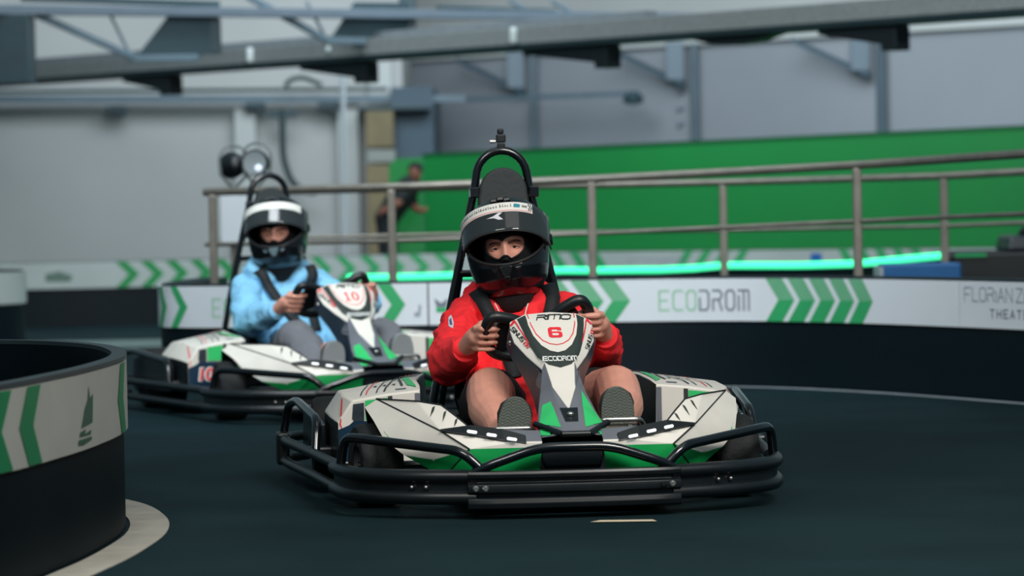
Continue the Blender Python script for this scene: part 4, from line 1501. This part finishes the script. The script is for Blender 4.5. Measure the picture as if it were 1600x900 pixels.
def make_helmet(person, loc, rot, logo):
    h = empty('helmet', loc, 0, person)
    h.rotation_euler = rot
    # shell with an open eye port
    na, nz = 150, 96
    zs = [HELM[0][0] + (HELM[-1][0] - HELM[0][0]) * (1 - math.cos(math.pi * i / nz)) / 2 for i in range(nz + 1)]
    vs = [helm_pt(2 * math.pi * a / na, z) for z in zs for a in range(na)]
    fs = []
    for i in range(nz):
        for a in range(na):
            a2 = (a + 1) % na
            azc = 2 * math.pi * (a + .5) / na
            if azc > math.pi:
                azc -= 2 * math.pi
            if in_port(azc, (zs[i] + zs[i + 1]) / 2):
                continue
            fs.append((i * na + a, i * na + a2, (i + 1) * na + a2, (i + 1) * na + a))
    MB().add(vs, fs).build('helmet_shell', SHELL, h, smooth=60, solid=0.012)
    MB().tube(port_curve(), .0055, 8, closed=True).build('port_gasket', GASK, h, smooth=60)
    ring = [helm_pt(2 * math.pi * a / 48, -.182, -.004) for a in range(48)]
    MB().tube(ring, .010, 8, closed=True).build('neck_roll', GASK, h, smooth=60)
    # raised visor
    R = Matrix.Rotation(math.radians(29), 4, 'X')

    def vp(az, z, off):
        p = helm_pt(az, z * .35, .010 + off)
        p.z = z
        return R @ p
    n = 44
    m = 8

    def band(z0, z1, a0, a1, off):
        V = [vp(a0 + (a1 - a0) * i / n, z0 + (z1 - z0) * j / m, off) for j in range(m + 1) for i in range(n + 1)]
        F = [(j * (n + 1) + i, j * (n + 1) + i + 1, (j + 1) * (n + 1) + i + 1, (j + 1) * (n + 1) + i) for j in range(m) for i in range(n)]
        return MB().add(V, F)
    vis = band(-.052, .062, -1.50, 1.50, 0).build('visor', VIS, h, smooth=60, solid=0.003)
    MB().tube([vp(-1.5 + 3.0 * i / n, -.052, .0005) for i in range(n + 1)], .0020, 6).build('visor_edge', GASK, vis, smooth=60)
    band(.024, .061, -.72 if logo else -1.0, 1.45, .0016).build('sun_strip', STRIP, vis, smooth=60)
    for s in (1, -1):
        MB().lathe([(0.0, .010), (.016, .010), (.020, .006), (.022, .0)], (0, 0, 0), 'X', 18).build('visor_pivot', SHELL, vis, smooth=40).matrix_local = Matrix.Translation((s * .143, .004, -.004)) @ Matrix.Rotation(0 if s > 0 else math.pi, 4, 'Z')

    def on_visor(nm, polys, mm, off, par=vis):
        bm = shape_bm(polys, .008)
        for v in bm.verts:
            v.co = vp(v.co.x / .155, v.co.y, off)
        me = bpy.data.meshes.new(nm)
        bm.to_mesh(me)
        bm.free()
        return link(nm, me, mm, par)
    if logo:
        # note: +X is the driver's right, the viewer's left
        dk = mat('strip_dark_print', (60, 66, 70), 0.5)
        random.seed(9)
        marks = []
        x = .205
        while x > -.035:
            wd = random.choice((.004, .006, .008))
            hh = random.choice((.007, .009, .011))
            z0 = .042
            marks.append([(x, z0), (x - wd * .45, z0), (x - wd * .6, z0 + hh), (x - wd * .15, z0 + hh)])
            marks.append([(x - wd * .4, z0 + .001), (x - wd, z0 + .001), (x - wd, z0 + .003), (x - wd * .4, z0 + .003)])
            x -= wd + random.choice((.003, .003, .006))
        on_visor('strip_marks', marks, dk, .0026)
        on_visor('strip_badge', [[(-.040, .040), (-.062, .040), (-.064, .052), (-.052, .054), (-.042, .054)]], mat('teal_print', (20, 132, 150), 0.5), .0026)
        ck = []
        for i in range(4):
            for j in range(3):
                if (i + j) % 2 == 0:
                    ck.append([(-.094 - i * .004, .032 + j * .009), (-.098 - i * .004, .032 + j * .009), (-.098 - i * .004, .041 + j * .009), (-.094 - i * .004, .041 + j * .009)])
        for i in range(4):
            ck.append([(-.070 - i * .005, .042), (-.0735 - i * .005, .042), (-.0735 - i * .005, .050), (-.070 - i * .005, .050)])
        on_visor('check_marks', ck, dk, .0026)
        dots = []
        x = .22
        while x > -.105:
            dots.append([(x, .0265), (x - .0022, .0265), (x - .0022, .0300), (x, .0300)])
            x -= .0044
        on_visor('red_dots', dots, RED, .0026)
        on_visor('visor_logo', [[(.043, .006), (.020, .011), (.004, .022), (-.005, .022), (.005, .010), (-.006, -.006), (.005, -.006), (.018, .003)]], mat('logo_white', (216, 216, 220), 0.4), .0016)
    # chin vent
    VENT = mat('chin_vent_black' if logo else 'chin_vent_grey', (18, 22, 25) if logo else (96, 116, 122), 0.3, coat=0.4)

    def fr(x, z, o):
        az = math.asin(max(-1, min(1, x / .125)))
        p = helm_pt(az, z, 0)
        return Vector((x, p.y + o, z))
    MB().prism([(-.024, -.078), (-.010, -.074), (.010, -.074), (.024, -.078), (.016, -.098), (.006, -.118), (-.006, -.118), (-.016, -.098)],
               lambda p: fr(p[0], p[1], .010), lambda p: fr(p[0], p[1], -.006)).build('chin_vent', VENT, h, bevel=.004)
    MB().prism([(-.012, -.112), (.012, -.112), (.010, -.124), (0, -.132), (-.010, -.124)], lambda p: fr(p[0], p[1], .014), lambda p: fr(p[0], p[1], -.004)).build('vent_slider', SHELL, h, bevel=.003)
    for s in (1, -1):
        MB().prism([(s * .030, -.084), (s * .052, -.082), (s * .046, -.092), (s * .032, -.096)], lambda p: fr(p[0], p[1], .006), lambda p: fr(p[0], p[1], -.006)).build('side_vent', VENT, h, bevel=.002)
    mb = MB()
    for s in (1, -1):
        mb.box((s * .022 - .012, .062, .138), (s * .022 + .012, .090, .150), .003)
    mb.box((-.012, .055, .142), (.012, .080, .156), .003)
    mb.build('top_vent', BLACK, h, bevel=.003)
    return h


def make_face(person, loc, rot, body_me_extra):
    """head surface (returned to be joined into the body), eyes, brows and balaclava"""
    M = Matrix.Translation(loc) @ rot.to_matrix().to_4x4()
    st = .0025
    vs, fs, ix = [], [], {}
    nx, nz = 31, 44
    for j in range(-nz, nz + 1):
        for i in range(-nx, nx + 1):
            x, z = i * st, j * st
            if (x / .0805) ** 2 + ((z + .01) / .1255) ** 2 < 1:
                ix[i, j] = len(vs)
                vs.append(Vector((x, face_y(x, z), z)))
    for (i, j) in ix:
        q = [(i, j), (i + 1, j), (i + 1, j + 1), (i, j + 1)]
        if all(k in ix for k in q):
            fs.append([ix[k] for k in q])
    head = ([M @ v for v in vs], fs)
    # balaclava: same surface, a little larger, with the eye opening
    bm_ = MB()
    V, F = [], []
    for (i, j) in ix:
        pass
    for v in vs:
        V.append(Vector((v.x * 1.05, v.y + (.0045 if v.z > -.055 else .006), v.z * 1.02)))
    for f in fs:
        c = sum((V[k] for k in f), Vector()) / 4
        if not in_poly(-c.x, c.z, HOLE):
            F.append(f)
    bm_.add(V, F)
    # back of the hood and neck tube
    bm_.ellipsoid((0, -.012, 0), (.092, .088, .128), 28, 18)
    hole3 = []
    for a, b in spline2(HOLE):
        hole3.append(Vector((-a * 1.0, face_y(-a / 1.05, b / 1.02) + .0052, b)))
    bal = empty('balaclava', loc, 0, person)
    bal.rotation_euler = rot
    bm_.build('hood_cloth', CLOTHB, bal, smooth=60)
    MB().tube(hole3, .0036, 8, closed=True).build('hem_edge', CLOTHB, bal, smooth=60)
    nk = MB().limb([((0, .030, -.10), .086), ((0, .034, -.17), .074), ((0, .022, -.198), .060)], 28)
    nk.build('neck_cover', CLOTHB, bal, smooth=60)
    eyes = empty('eyes', loc, 0, person)
    eyes.rotation_euler = rot
    for s in (1, -1):
        c = Vector((s * .0315, face_y(s * .0315, -.0145) - .0065, -.0145))
        MB().ellipsoid(c, (.0135, .0118, .0098), 20, 14).build('eyeball', EYEW, eyes, smooth=60)
        g = Vector((.0015, .0112, -.0008))
        MB().ellipsoid(c + g, (.0062, .0016, .0062), 16, 8).build('iris', IRIS, eyes, smooth=60)
        up = [c + Vector((t * .0155, .0118 * math.sqrt(max(0, 1 - (t * .96) ** 2)) - .0005, .0054 * (1 - t * t) - .002 * abs(t))) for t in (-1, -.7, -.35, 0, .35, .7, 1)]
        MB().tube(spline(up, 3), .0036, 8).build('upper_eyelid', SKIN, eyes, smooth=60)
        MB().tube([p + Vector((0, .0026, -.0026)) for p in spline(up, 3)], .0009, 6).build('eyelash', IRIS, eyes, smooth=60)
        lo = [c + Vector((t * .0150, .0112 * math.sqrt(max(0, 1 - (t * .96) ** 2)) - .0008, -.0068 * (1 - t * t) - .001)) for t in (-1, -.7, -.35, 0, .35, .7, 1)]
        MB().tube(spline(lo, 3), .0028, 8).build('lower_eyelid', SKIN, eyes, smooth=60)
        br = [(s * .012, -.0010), (s * .024, .0030), (s * .038, .0052), (s * .053, .0006)]
        MB().tube(spline([(a, face_y(a, b) + .0008, b) for a, b in br], 5), 0, 8, rads=[.0036] * 5 + [.0040] * 5 + [.0032] * 4 + [.0016] * 2).build('eyebrow', BROW, eyes, smooth=60)
    return head


def spline2(P):
    Q = P + P[:1]
    return [(p.x, p.y) for p in spline([(a, b, 0) for a, b in Q], 4)][:-1]


def hand(mb, wrist, s, cfg):
    """gripping hand; s=+1 driver's right. cfg: rim point, finger z offsets"""
    rx, ry, rz = cfg['rim']
    tilt = cfg.get('tilt', 0.0)
    w = Vector(wrist)
    out = s
    zt = [.031, .010, -.012, -.033]
    rr = [.0102, .0104, .0098, .0086]
    ln = [.95, 1.0, .96, .82]
    palm_c = Vector((rx + out * .036, ry - .034, rz - .002))
    # palm: back of the hand lies outside the rim
    mb.limb([(w, .029), (w.lerp(palm_c, .55), .031), (palm_c, .033), (palm_c + Vector((-out * .004, .022, .004)), .029)], 16)
    for z, r in zip(zt, rr):
        mb.limb([(palm_c + Vector((0, -.01, z * .7)), r * 1.5), (Vector((rx + out * .034, ry - .004 + z * .62, rz + z)), r * 1.25)], 10)
    for k in range(4):
        z, r, L = zt[k], rr[k], ln[k]
        tl = -tilt * zt[k]
        sl = z * .62
        kn = Vector((rx + out * .034 + tl, ry - .002 + sl, rz + z))
        p1 = Vector((rx + out * .022 + tl, ry + .025 + sl, rz + z - .001))
        p2 = Vector((rx - out * .014 * L + tl, ry + .0285 + sl, rz + z - .002))
        p3 = Vector((rx - out * .029 * L + tl, ry + .012 + sl, rz + z - .003))
        mb.limb([(kn, r * 1.12), (p1, r * 1.05)], 12)
        mb.limb([(p1, r * 1.04), (p2, r * .98)], 12)
        mb.limb([(p2, r * .98), (p3, r * .86)], 12)
    t0 = palm_c + Vector((-out * .004, -.006, .018))
    t1 = Vector((rx + out * .014, ry - .012, rz + .044))
    t2 = Vector((rx - out * .018, ry + .006, rz + .044))
    t3 = Vector((rx - out * .040, ry + .030, rz + .034))
    mb.limb([(t0, .017), (t1, .0125)], 12)
    mb.limb([(t1, .0122), (t2, .0108)], 12)
    mb.limb([(t2, .0108), (t3, .0090)], 12)


def make_shoe(person, x, zb, lean, upper, sole_m, tread):
    sh = empty('shoe', (x, .70, zb), 0, person)
    sh.rotation_euler = (math.radians(-8), math.radians(lean), 0)
    # upper: toe points up, sole faces forward
    mb = MB()
    secs = []
    for z, hw, d in ((-.035, .034, .055), (-.01, .042, .085), (.03, .044, .090), (.07, .050, .075), (.105, .054, .060), (.132, .046, .046), (.150, .026, .032)):
        ring = []
        for i in range(16):
            a = 2 * math.pi * i / 16
            yy = math.sin(a)
            ring.append((hw * math.cos(a), (.0 if yy > 0 else d * yy) + (.004 * yy if yy > 0 else 0), z))
        secs.append(ring)
    mb.loft(secs).build('shoe_upper', upper, sh, smooth=50, bevel=.004)
    out = []
    for i in range(40):
        a = 2 * math.pi * i / 40
        zz = .058 + .100 * math.sin(a)
        k = .049 + .009 * math.sin(a)
        out.append((k * math.copysign(abs(math.cos(a)) ** .85, math.cos(a)), zz))
    bm = shape_bm([out], .0022 if tread else .02)
    for v in bm.verts:
        x_, z_ = v.co.x, v.co.y
        d = 0
        if tread:
            e = min(1, max(0, (1 - (x_ / .056) ** 2 - ((z_ - .058) / .102) ** 2) * 6))
            ph = (z_ + .0042 * math.sin(x_ * 2 * math.pi / .030)) / .0092
            d = -.0030 * e * max(0, math.sin(ph * 2 * math.pi)) ** .7
        v.co = Vector((x_, .020 + d, z_))
    ring0 = MB()
    ring0.prism(out, lambda p: Vector((p[0], .0192, p[1])), lambda p: Vector((p[0] * .97, -.004, p[1])))
    so = ring0.build('shoe_sole', sole_m, sh, smooth=40)
    me = bpy.data.meshes.new('tread')
    bmesh.ops.recalc_face_normals(bm, faces=bm.faces)
    bm.to_mesh(me)
    bm.free()
    link('tread', me, sole_m, so)
    return sh


def make_driver(kart, label, hood_m, leg_m, bare, sole_m, upper_m, helm_rot, logo, tread, seed, cfgR, cfgL, zip_marks, hz=0.0, dx=0.0):
    DX = Vector((dx, 0, 0))
    p = empty('person', tuple(kart.location), kart.rotation_euler.z)
    tag(p, label, 'person', 'drivers')
    hl = Vector((.040 + dx, -.355, .780 + hz))
    rot = Vector(helm_rot)
    from mathutils import Euler
    he = Euler([math.radians(a) for a in helm_rot], 'XYZ')
    make_helmet(p, hl, he, logo)
    head = make_face(p, hl, he, None)
    WR, WL = Vector((.236, .150, .452)), Vector((-.214, .150, .484))
    # --- body: one surface
    mb = MB()
    mb.limb([((.02, -.20, .20), .125), ((.025 + dx * .5, -.30, .33), .13), ((.03 + dx, -.38, .47), .125), ((.035 + dx, -.39, .56), .075), ((.038 + dx, -.375, .66), .058), ((.04 + dx, -.37, .72), .06)], 20)
    mb.limb([((.16 + dx, -.40, .535), .055), ((-.13 + dx, -.40, .545), .055)], 14)
    sR, eR = Vector((.172 + dx, -.40, .535)), Vector((.262 + dx * .8, -.10, .400))
    sL, eL = Vector((-.150 + dx, -.40, .545)), Vector((-.232 + dx * .6, -.09, .415))
    mb.limb([(sR, .055), (sR.lerp(eR, .5), .048), (eR, .042)], 14)
    mb.limb([(eR, .042), (eR.lerp(WR, .5), .037), (WR, .028)], 14)
    mb.limb([(sL, .055), (sL.lerp(eL, .5), .048), (eL, .042)], 14)
    mb.limb([(eL, .042), (eL.lerp(WL, .5), .037), (WL, .028)], 14)
    kR, kL = Vector((.165, .235, .330)), Vector((-.236, .235, .325))
    aR, aL = Vector((.165, .625, .205)), Vector((-.192, .625, .215))
    hR, hL = Vector((.10, -.19, .195)), Vector((-.07, -.19, .195))
    mb.limb([(hR, .095), (hR.lerp(kR, .6), .088), (kR, .072)], 18)
    mb.limb([(kR + Vector((0, .01, .0)), .072), (kR.lerp(aR, .35) + Vector((.010, 0, -.012)), .071), (kR.lerp(aR, .7), .053), (aR, .042)], 18)
    mb.limb([(hL, .095), (hL.lerp(kL, .6), .090), (kL, .074)], 18)
    mb.limb([(kL + Vector((0, .01, .0)), .074), (kL.lerp(aL, .35) + Vector((-.010, 0, -.012)), .072), (kL.lerp(aL, .7), .054), (aL, .042)], 18)
    for a, x in ((aR, .150), (aL, -.176)):
        mb.limb([(a, .040), ((x, .665, .19), .036), ((x, .675, .30), .030)], 12)
    hand(mb, WR, 1, cfgR)
    hand(mb, WL, -1, cfgL)
    me = blob(mb, .0042, 3, .5)
    # head front joins the body mesh
    bm = bmesh.new()
    bm.from_mesh(me)
    nv = [bm.verts.new(c) for c in head[0]]
    for f in head[1]:
        bm.faces.new([nv[i] for i in f])
    bm.to_mesh(me)
    bm.free()
    link('body', me, SKIN, p, smooth=180)
    # --- hoodie
    mb = MB()
    mb.limb([((.02, -.13, .24), .155), ((.025 + dx * .5, -.26, .35), .165), ((.03 + dx, -.37, .47), .155), ((.03 + dx, -.40, .555), .10)], 24)
    mb.limb([(sR + Vector((-.02, 0, 0)), .074), ((.02 + dx, -.41, .552), .085), (sL + Vector((.02, 0, 0)), .074)], 18)
    mb.limb([(sR, .077), (sR.lerp(eR, .5) + Vector((.006, 0, 0)), .074), (eR, .073)], 18)
    mb.limb([(eR, .073), (eR.lerp(WR, .45), .063), (eR.lerp(WR, .92), .049)], 18)
    mb.limb([(sL, .077), (sL.lerp(eL, .5) + Vector((-.006, 0, 0)), .073), (eL, .070)], 18)
    mb.limb([(eL, .070), (eL.lerp(WL, .45), .061), (eL.lerp(WL, .92), .049)], 18)
    for a, b in ((eR, WR), (eL, WL)):
        d = (b - a).normalized()
        c0 = a.lerp(b, .90)
        mb.tube([c0 - d * .01, c0 + d * .03], .043, 16)
    # hood gathered round the neck
    hd = [Vector((.036 + .118 * math.sin(t), -.375 + .100 * math.cos(t), .600 - .048 * math.cos(t))) for t in [.62 + (2 * math.pi - 1.24) * i / 20 for i in range(21)]]
    hd = [q_ + Vector((dx, 0, hz * .6)) for q_ in hd]
    mb.limb([(q_, .036 + hz * .12) for q_ in hd], 12)
    mb.ellipsoid((.145, -.02, .305), (.075, .085, .062))
    mb.ellipsoid((-.10, -.02, .300), (.07, .08, .055))
    me = blob(mb, .0075, 7, .5)
    ruffle(me, .013, (7, 9, 13), seed)
    ruffle(me, .005, (22, 20, 30), seed + 5)
    hood = link('hoodie', me, hood_m, p, smooth=180)
    for a, b in ((eR, WR), (eL, WL)):
        d = (b - a).normalized()
        c0 = a.lerp(b, .955)
        MB().tube([c0, c0 + d * .012, c0 + d * .030], 0, 18, rads=[.0445, .0465, .0405]).build('cuff', hood_m, hood, smooth=60)
    for sx, (x0, z0) in ((1, (.092, .585)), (-1, (-.020, .590))):
        if zip_marks:
            pts = [(x0, -.275, z0), (x0 - sx * .012, -.252, z0 - .03), (x0 - sx * .02, -.235, z0 - .06)]
            MB().tube(spline(pts, 5), .0026, 8).build('drawstring', mat('cord_white', (226, 214, 210), 0.7), hood, smooth=60)
    # --- trousers or shorts
    mb = MB()
    mb.limb([((.11, -.20, .185), .115), ((-.07, -.20, .185), .115)], 18)
    for h_, k_, a_ in ((hR, kR, aR), (hL, kL, aL)):
        if bare:
            mb.limb([(h_, .112), (h_.lerp(k_, .45), .108), (h_.lerp(k_, .72), .100)], 20)
        else:
            mb.limb([(h_, .110), (h_.lerp(k_, .6), .098), (k_, .084)], 20)
            mb.limb([(k_, .084), (k_.lerp(a_, .4), .082), (k_.lerp(a_, .85), .066)], 20)
    me = blob(mb, .0085, 6, .5)
    ruffle(me, .009, (9, 12, 10), seed + 2)
    link('shorts' if bare else 'trousers', me, leg_m, p, smooth=180)
    make_shoe(p, .146, .180, -5, upper_m, sole_m, tread)
    make_shoe(p, -.178, .203, 4, upper_m, sole_m, tread)
    # --- harness straps of the kart lie on the hoodie
    bpy.context.view_layer.update()
    th = bvh_of([hood])
    for path in ([(.150, .625), (.135, .60), (.110, .54), (.085, .47), (.065, .40), (.055, .34)], [(-.098, .640), (-.105, .60), (-.088, .54), (-.055, .47), (-.020, .40), (.0, .34)]):
        path = [(a_ + dx * min(1, max(0, (b_ - .34) / .15)), b_) for a_, b_ in path]
        C_ = []
        for a, b in zip(path[:-1], path[1:]):
            for t in (0, .2, .4, .6, .8):
                C_.append((a[0] + (b[0] - a[0]) * t, a[1] + (b[1] - a[1]) * t))
        L_, R_ = [], []
        for i, c in enumerate(C_):
            d = Vector(C_[min(i + 1, len(C_) - 1)]) - Vector(C_[max(i - 1, 0)])
            n_ = Vector((-d.y, d.x)).normalized() * .0235
            ys = []
            for q in (-1, 0, 1):
                h_ = th.ray_cast(Vector((c[0] + n_.x * q, 2, c[1] + n_.y * q)), Vector((0, -1, 0)))
                if h_[0]:
                    ys.append(h_[0].y)
            if not ys:
                continue
            y = max(ys) + .006
            L_.append(Vector((c[0] - n_.x, y, c[1] - n_.y)))
            R_.append(Vector((c[0] + n_.x, y, c[1] + n_.y)))
        if len(L_) < 4:
            continue
        # over the shoulder to the seat back
        L_.insert(0, L_[0] + Vector((.0, -.16, -.005)))
        R_.insert(0, R_[0] + Vector((.0, -.16, -.005)))
        for q in range(3):
            for A_ in (L_, R_):
                for i in range(1, len(A_) - 1):
                    A_[i] = Vector((A_[i].x, (A_[i - 1].y + 2 * A_[i].y + A_[i + 1].y) / 4 if i > 1 else A_[i].y, A_[i].z))
        mbx = MB()
        V = [v for pr in zip(L_, R_) for v in pr]
        mbx.add(V, [(2 * i, 2 * i + 1, 2 * i + 3, 2 * i + 2) for i in range(len(L_) - 1)])
        mbx.build('seat_belt', WEB, kart, smooth=60, solid=-.004)
    return p, hood


REDH = mat('red_sweatshirt_fabric', (246, 38, 46), 0.8, var=0.05, vscale=14, bump=0.15, bscale=320)
BLUEH = mat('light_blue_sweatshirt_fabric', (128, 190, 226), 0.85, var=0.05, vscale=14, bump=0.15, bscale=320)
SHORTM = mat('black_shorts_fabric', (16, 20, 23), 0.85, bump=0.2)
GREYT = mat('grey_trouser_fabric', (104, 106, 112), 0.85, var=0.06, bump=0.2)
SOLE1 = mat('dark_rubber_sole', (92, 98, 92), 0.6)
UPP1 = mat('black_shoe_cloth', (22, 25, 27), 0.8)
SOLE2 = mat('pale_grey_sole', (140, 144, 146), 0.7, var=0.08)
UPP2 = mat('dark_grey_shoe_cloth', (60, 62, 66), 0.8)

d1, hood1 = make_driver(kart1[0], 'person in a red hooded sweatshirt and black helmet steering the front kart', REDH, SHORTM, True, SOLE1, UPP1, (2, 6, -10), True, True, 0.3,
                        dict(rim=(.172, .248, .494), tilt=.1), dict(rim=(-.156, .250, .528), tilt=-.1), True)
d2, hood2 = make_driver(kart2[0], 'person in a light blue hooded sweatshirt and grey trousers steering the rear kart', BLUEH, GREYT, False, SOLE2, UPP2, (-2, 4, -24), False, False, 3.7,
                        dict(rim=(.172, .250, .488), tilt=.1), dict(rim=(-.156, .250, .528), tilt=-.1), False, .030, .042)
# small sleeve badges on the red sweatshirt
bpy.context.view_layer.update()
t1 = bvh_of([hood1])
decal('sleeve_badge', t1, [[(.238, .550), (.249, .542), (.254, .515), (.243, .508), (.236, .525)]], lambda u, v: ((u, 3, v), (0, -1, 0)), mat('badge_white', (206, 210, 220), 0.6), hood1, .002, .01)
decal('sleeve_badge', t1, [[(.241, .540), (.248, .534), (.249, .518), (.241, .520)]], lambda u, v: ((u, 3, v), (0, -1, 0)), mat('badge_blue', (70, 90, 140), 0.6), hood1, .003, .01)
decal('sleeve_patch', t1, [[(-.213, .548), (-.235, .510), (-.228, .495), (-.206, .530)]], lambda u, v: ((u, 3, v), (0, -1, 0)), mat('badge_white', (206, 210, 220), 0.6), hood1, .002, .01)

# the marshal's body (blurred in the distance): bent forward, one arm hanging, head low
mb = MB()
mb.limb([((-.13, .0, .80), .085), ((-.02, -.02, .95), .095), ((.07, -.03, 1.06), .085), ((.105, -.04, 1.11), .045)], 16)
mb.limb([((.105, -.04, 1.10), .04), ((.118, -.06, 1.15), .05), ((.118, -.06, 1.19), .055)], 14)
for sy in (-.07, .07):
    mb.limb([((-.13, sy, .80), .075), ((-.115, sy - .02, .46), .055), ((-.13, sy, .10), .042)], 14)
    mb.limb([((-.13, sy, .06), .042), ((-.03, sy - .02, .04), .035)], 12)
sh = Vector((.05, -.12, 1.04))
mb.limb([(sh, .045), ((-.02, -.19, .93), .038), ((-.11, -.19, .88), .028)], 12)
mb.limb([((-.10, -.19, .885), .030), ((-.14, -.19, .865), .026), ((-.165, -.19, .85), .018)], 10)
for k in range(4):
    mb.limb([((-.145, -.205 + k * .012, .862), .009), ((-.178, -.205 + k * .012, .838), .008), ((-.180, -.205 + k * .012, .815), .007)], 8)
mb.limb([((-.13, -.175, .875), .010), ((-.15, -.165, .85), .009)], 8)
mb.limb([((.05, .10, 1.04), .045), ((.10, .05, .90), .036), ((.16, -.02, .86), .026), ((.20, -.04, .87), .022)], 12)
link('body', blob(mb, .010, 4), mat('shaded_skin', (136, 88, 72), 0.6), mp, smooth=180)  # skin colour darkened: shade on the distant figure is painted in
mb = MB()
mb.limb([((-.11, .0, .82), .10), ((-.02, -.02, .95), .112), ((.07, -.03, 1.06), .098)], 16)
mb.limb([(sh, .060), ((.0, -.17, .97), .055)], 12)
mb.limb([((.05, .10, 1.04), .060), ((.09, .06, .93), .052)], 12)
link('shirt', blob(mb, .012, 4), mat('dark_shirt_fabric', (26, 36, 36), 0.85), mp, smooth=180)
mb = MB()
mb.limb([((-.13, -.05, .80), .095), ((-.13, .05, .80), .095)], 14)
for sy in (-.07, .07):
    mb.limb([((-.13, sy, .80), .09), ((-.115, sy - .02, .46), .072), ((-.13, sy, .12), .060)], 14)
link('trousers', blob(mb, .012, 4), mat('dark_trouser_fabric', (14, 26, 32), 0.85), mp, smooth=180)
mb = MB()
mb.ellipsoid((.122, -.045, 1.205), (.064, .066, .058))
link('hair', blob(mb, .010, 3), mat('dark_hair', (22, 22, 22), 0.8), mp, smooth=180)
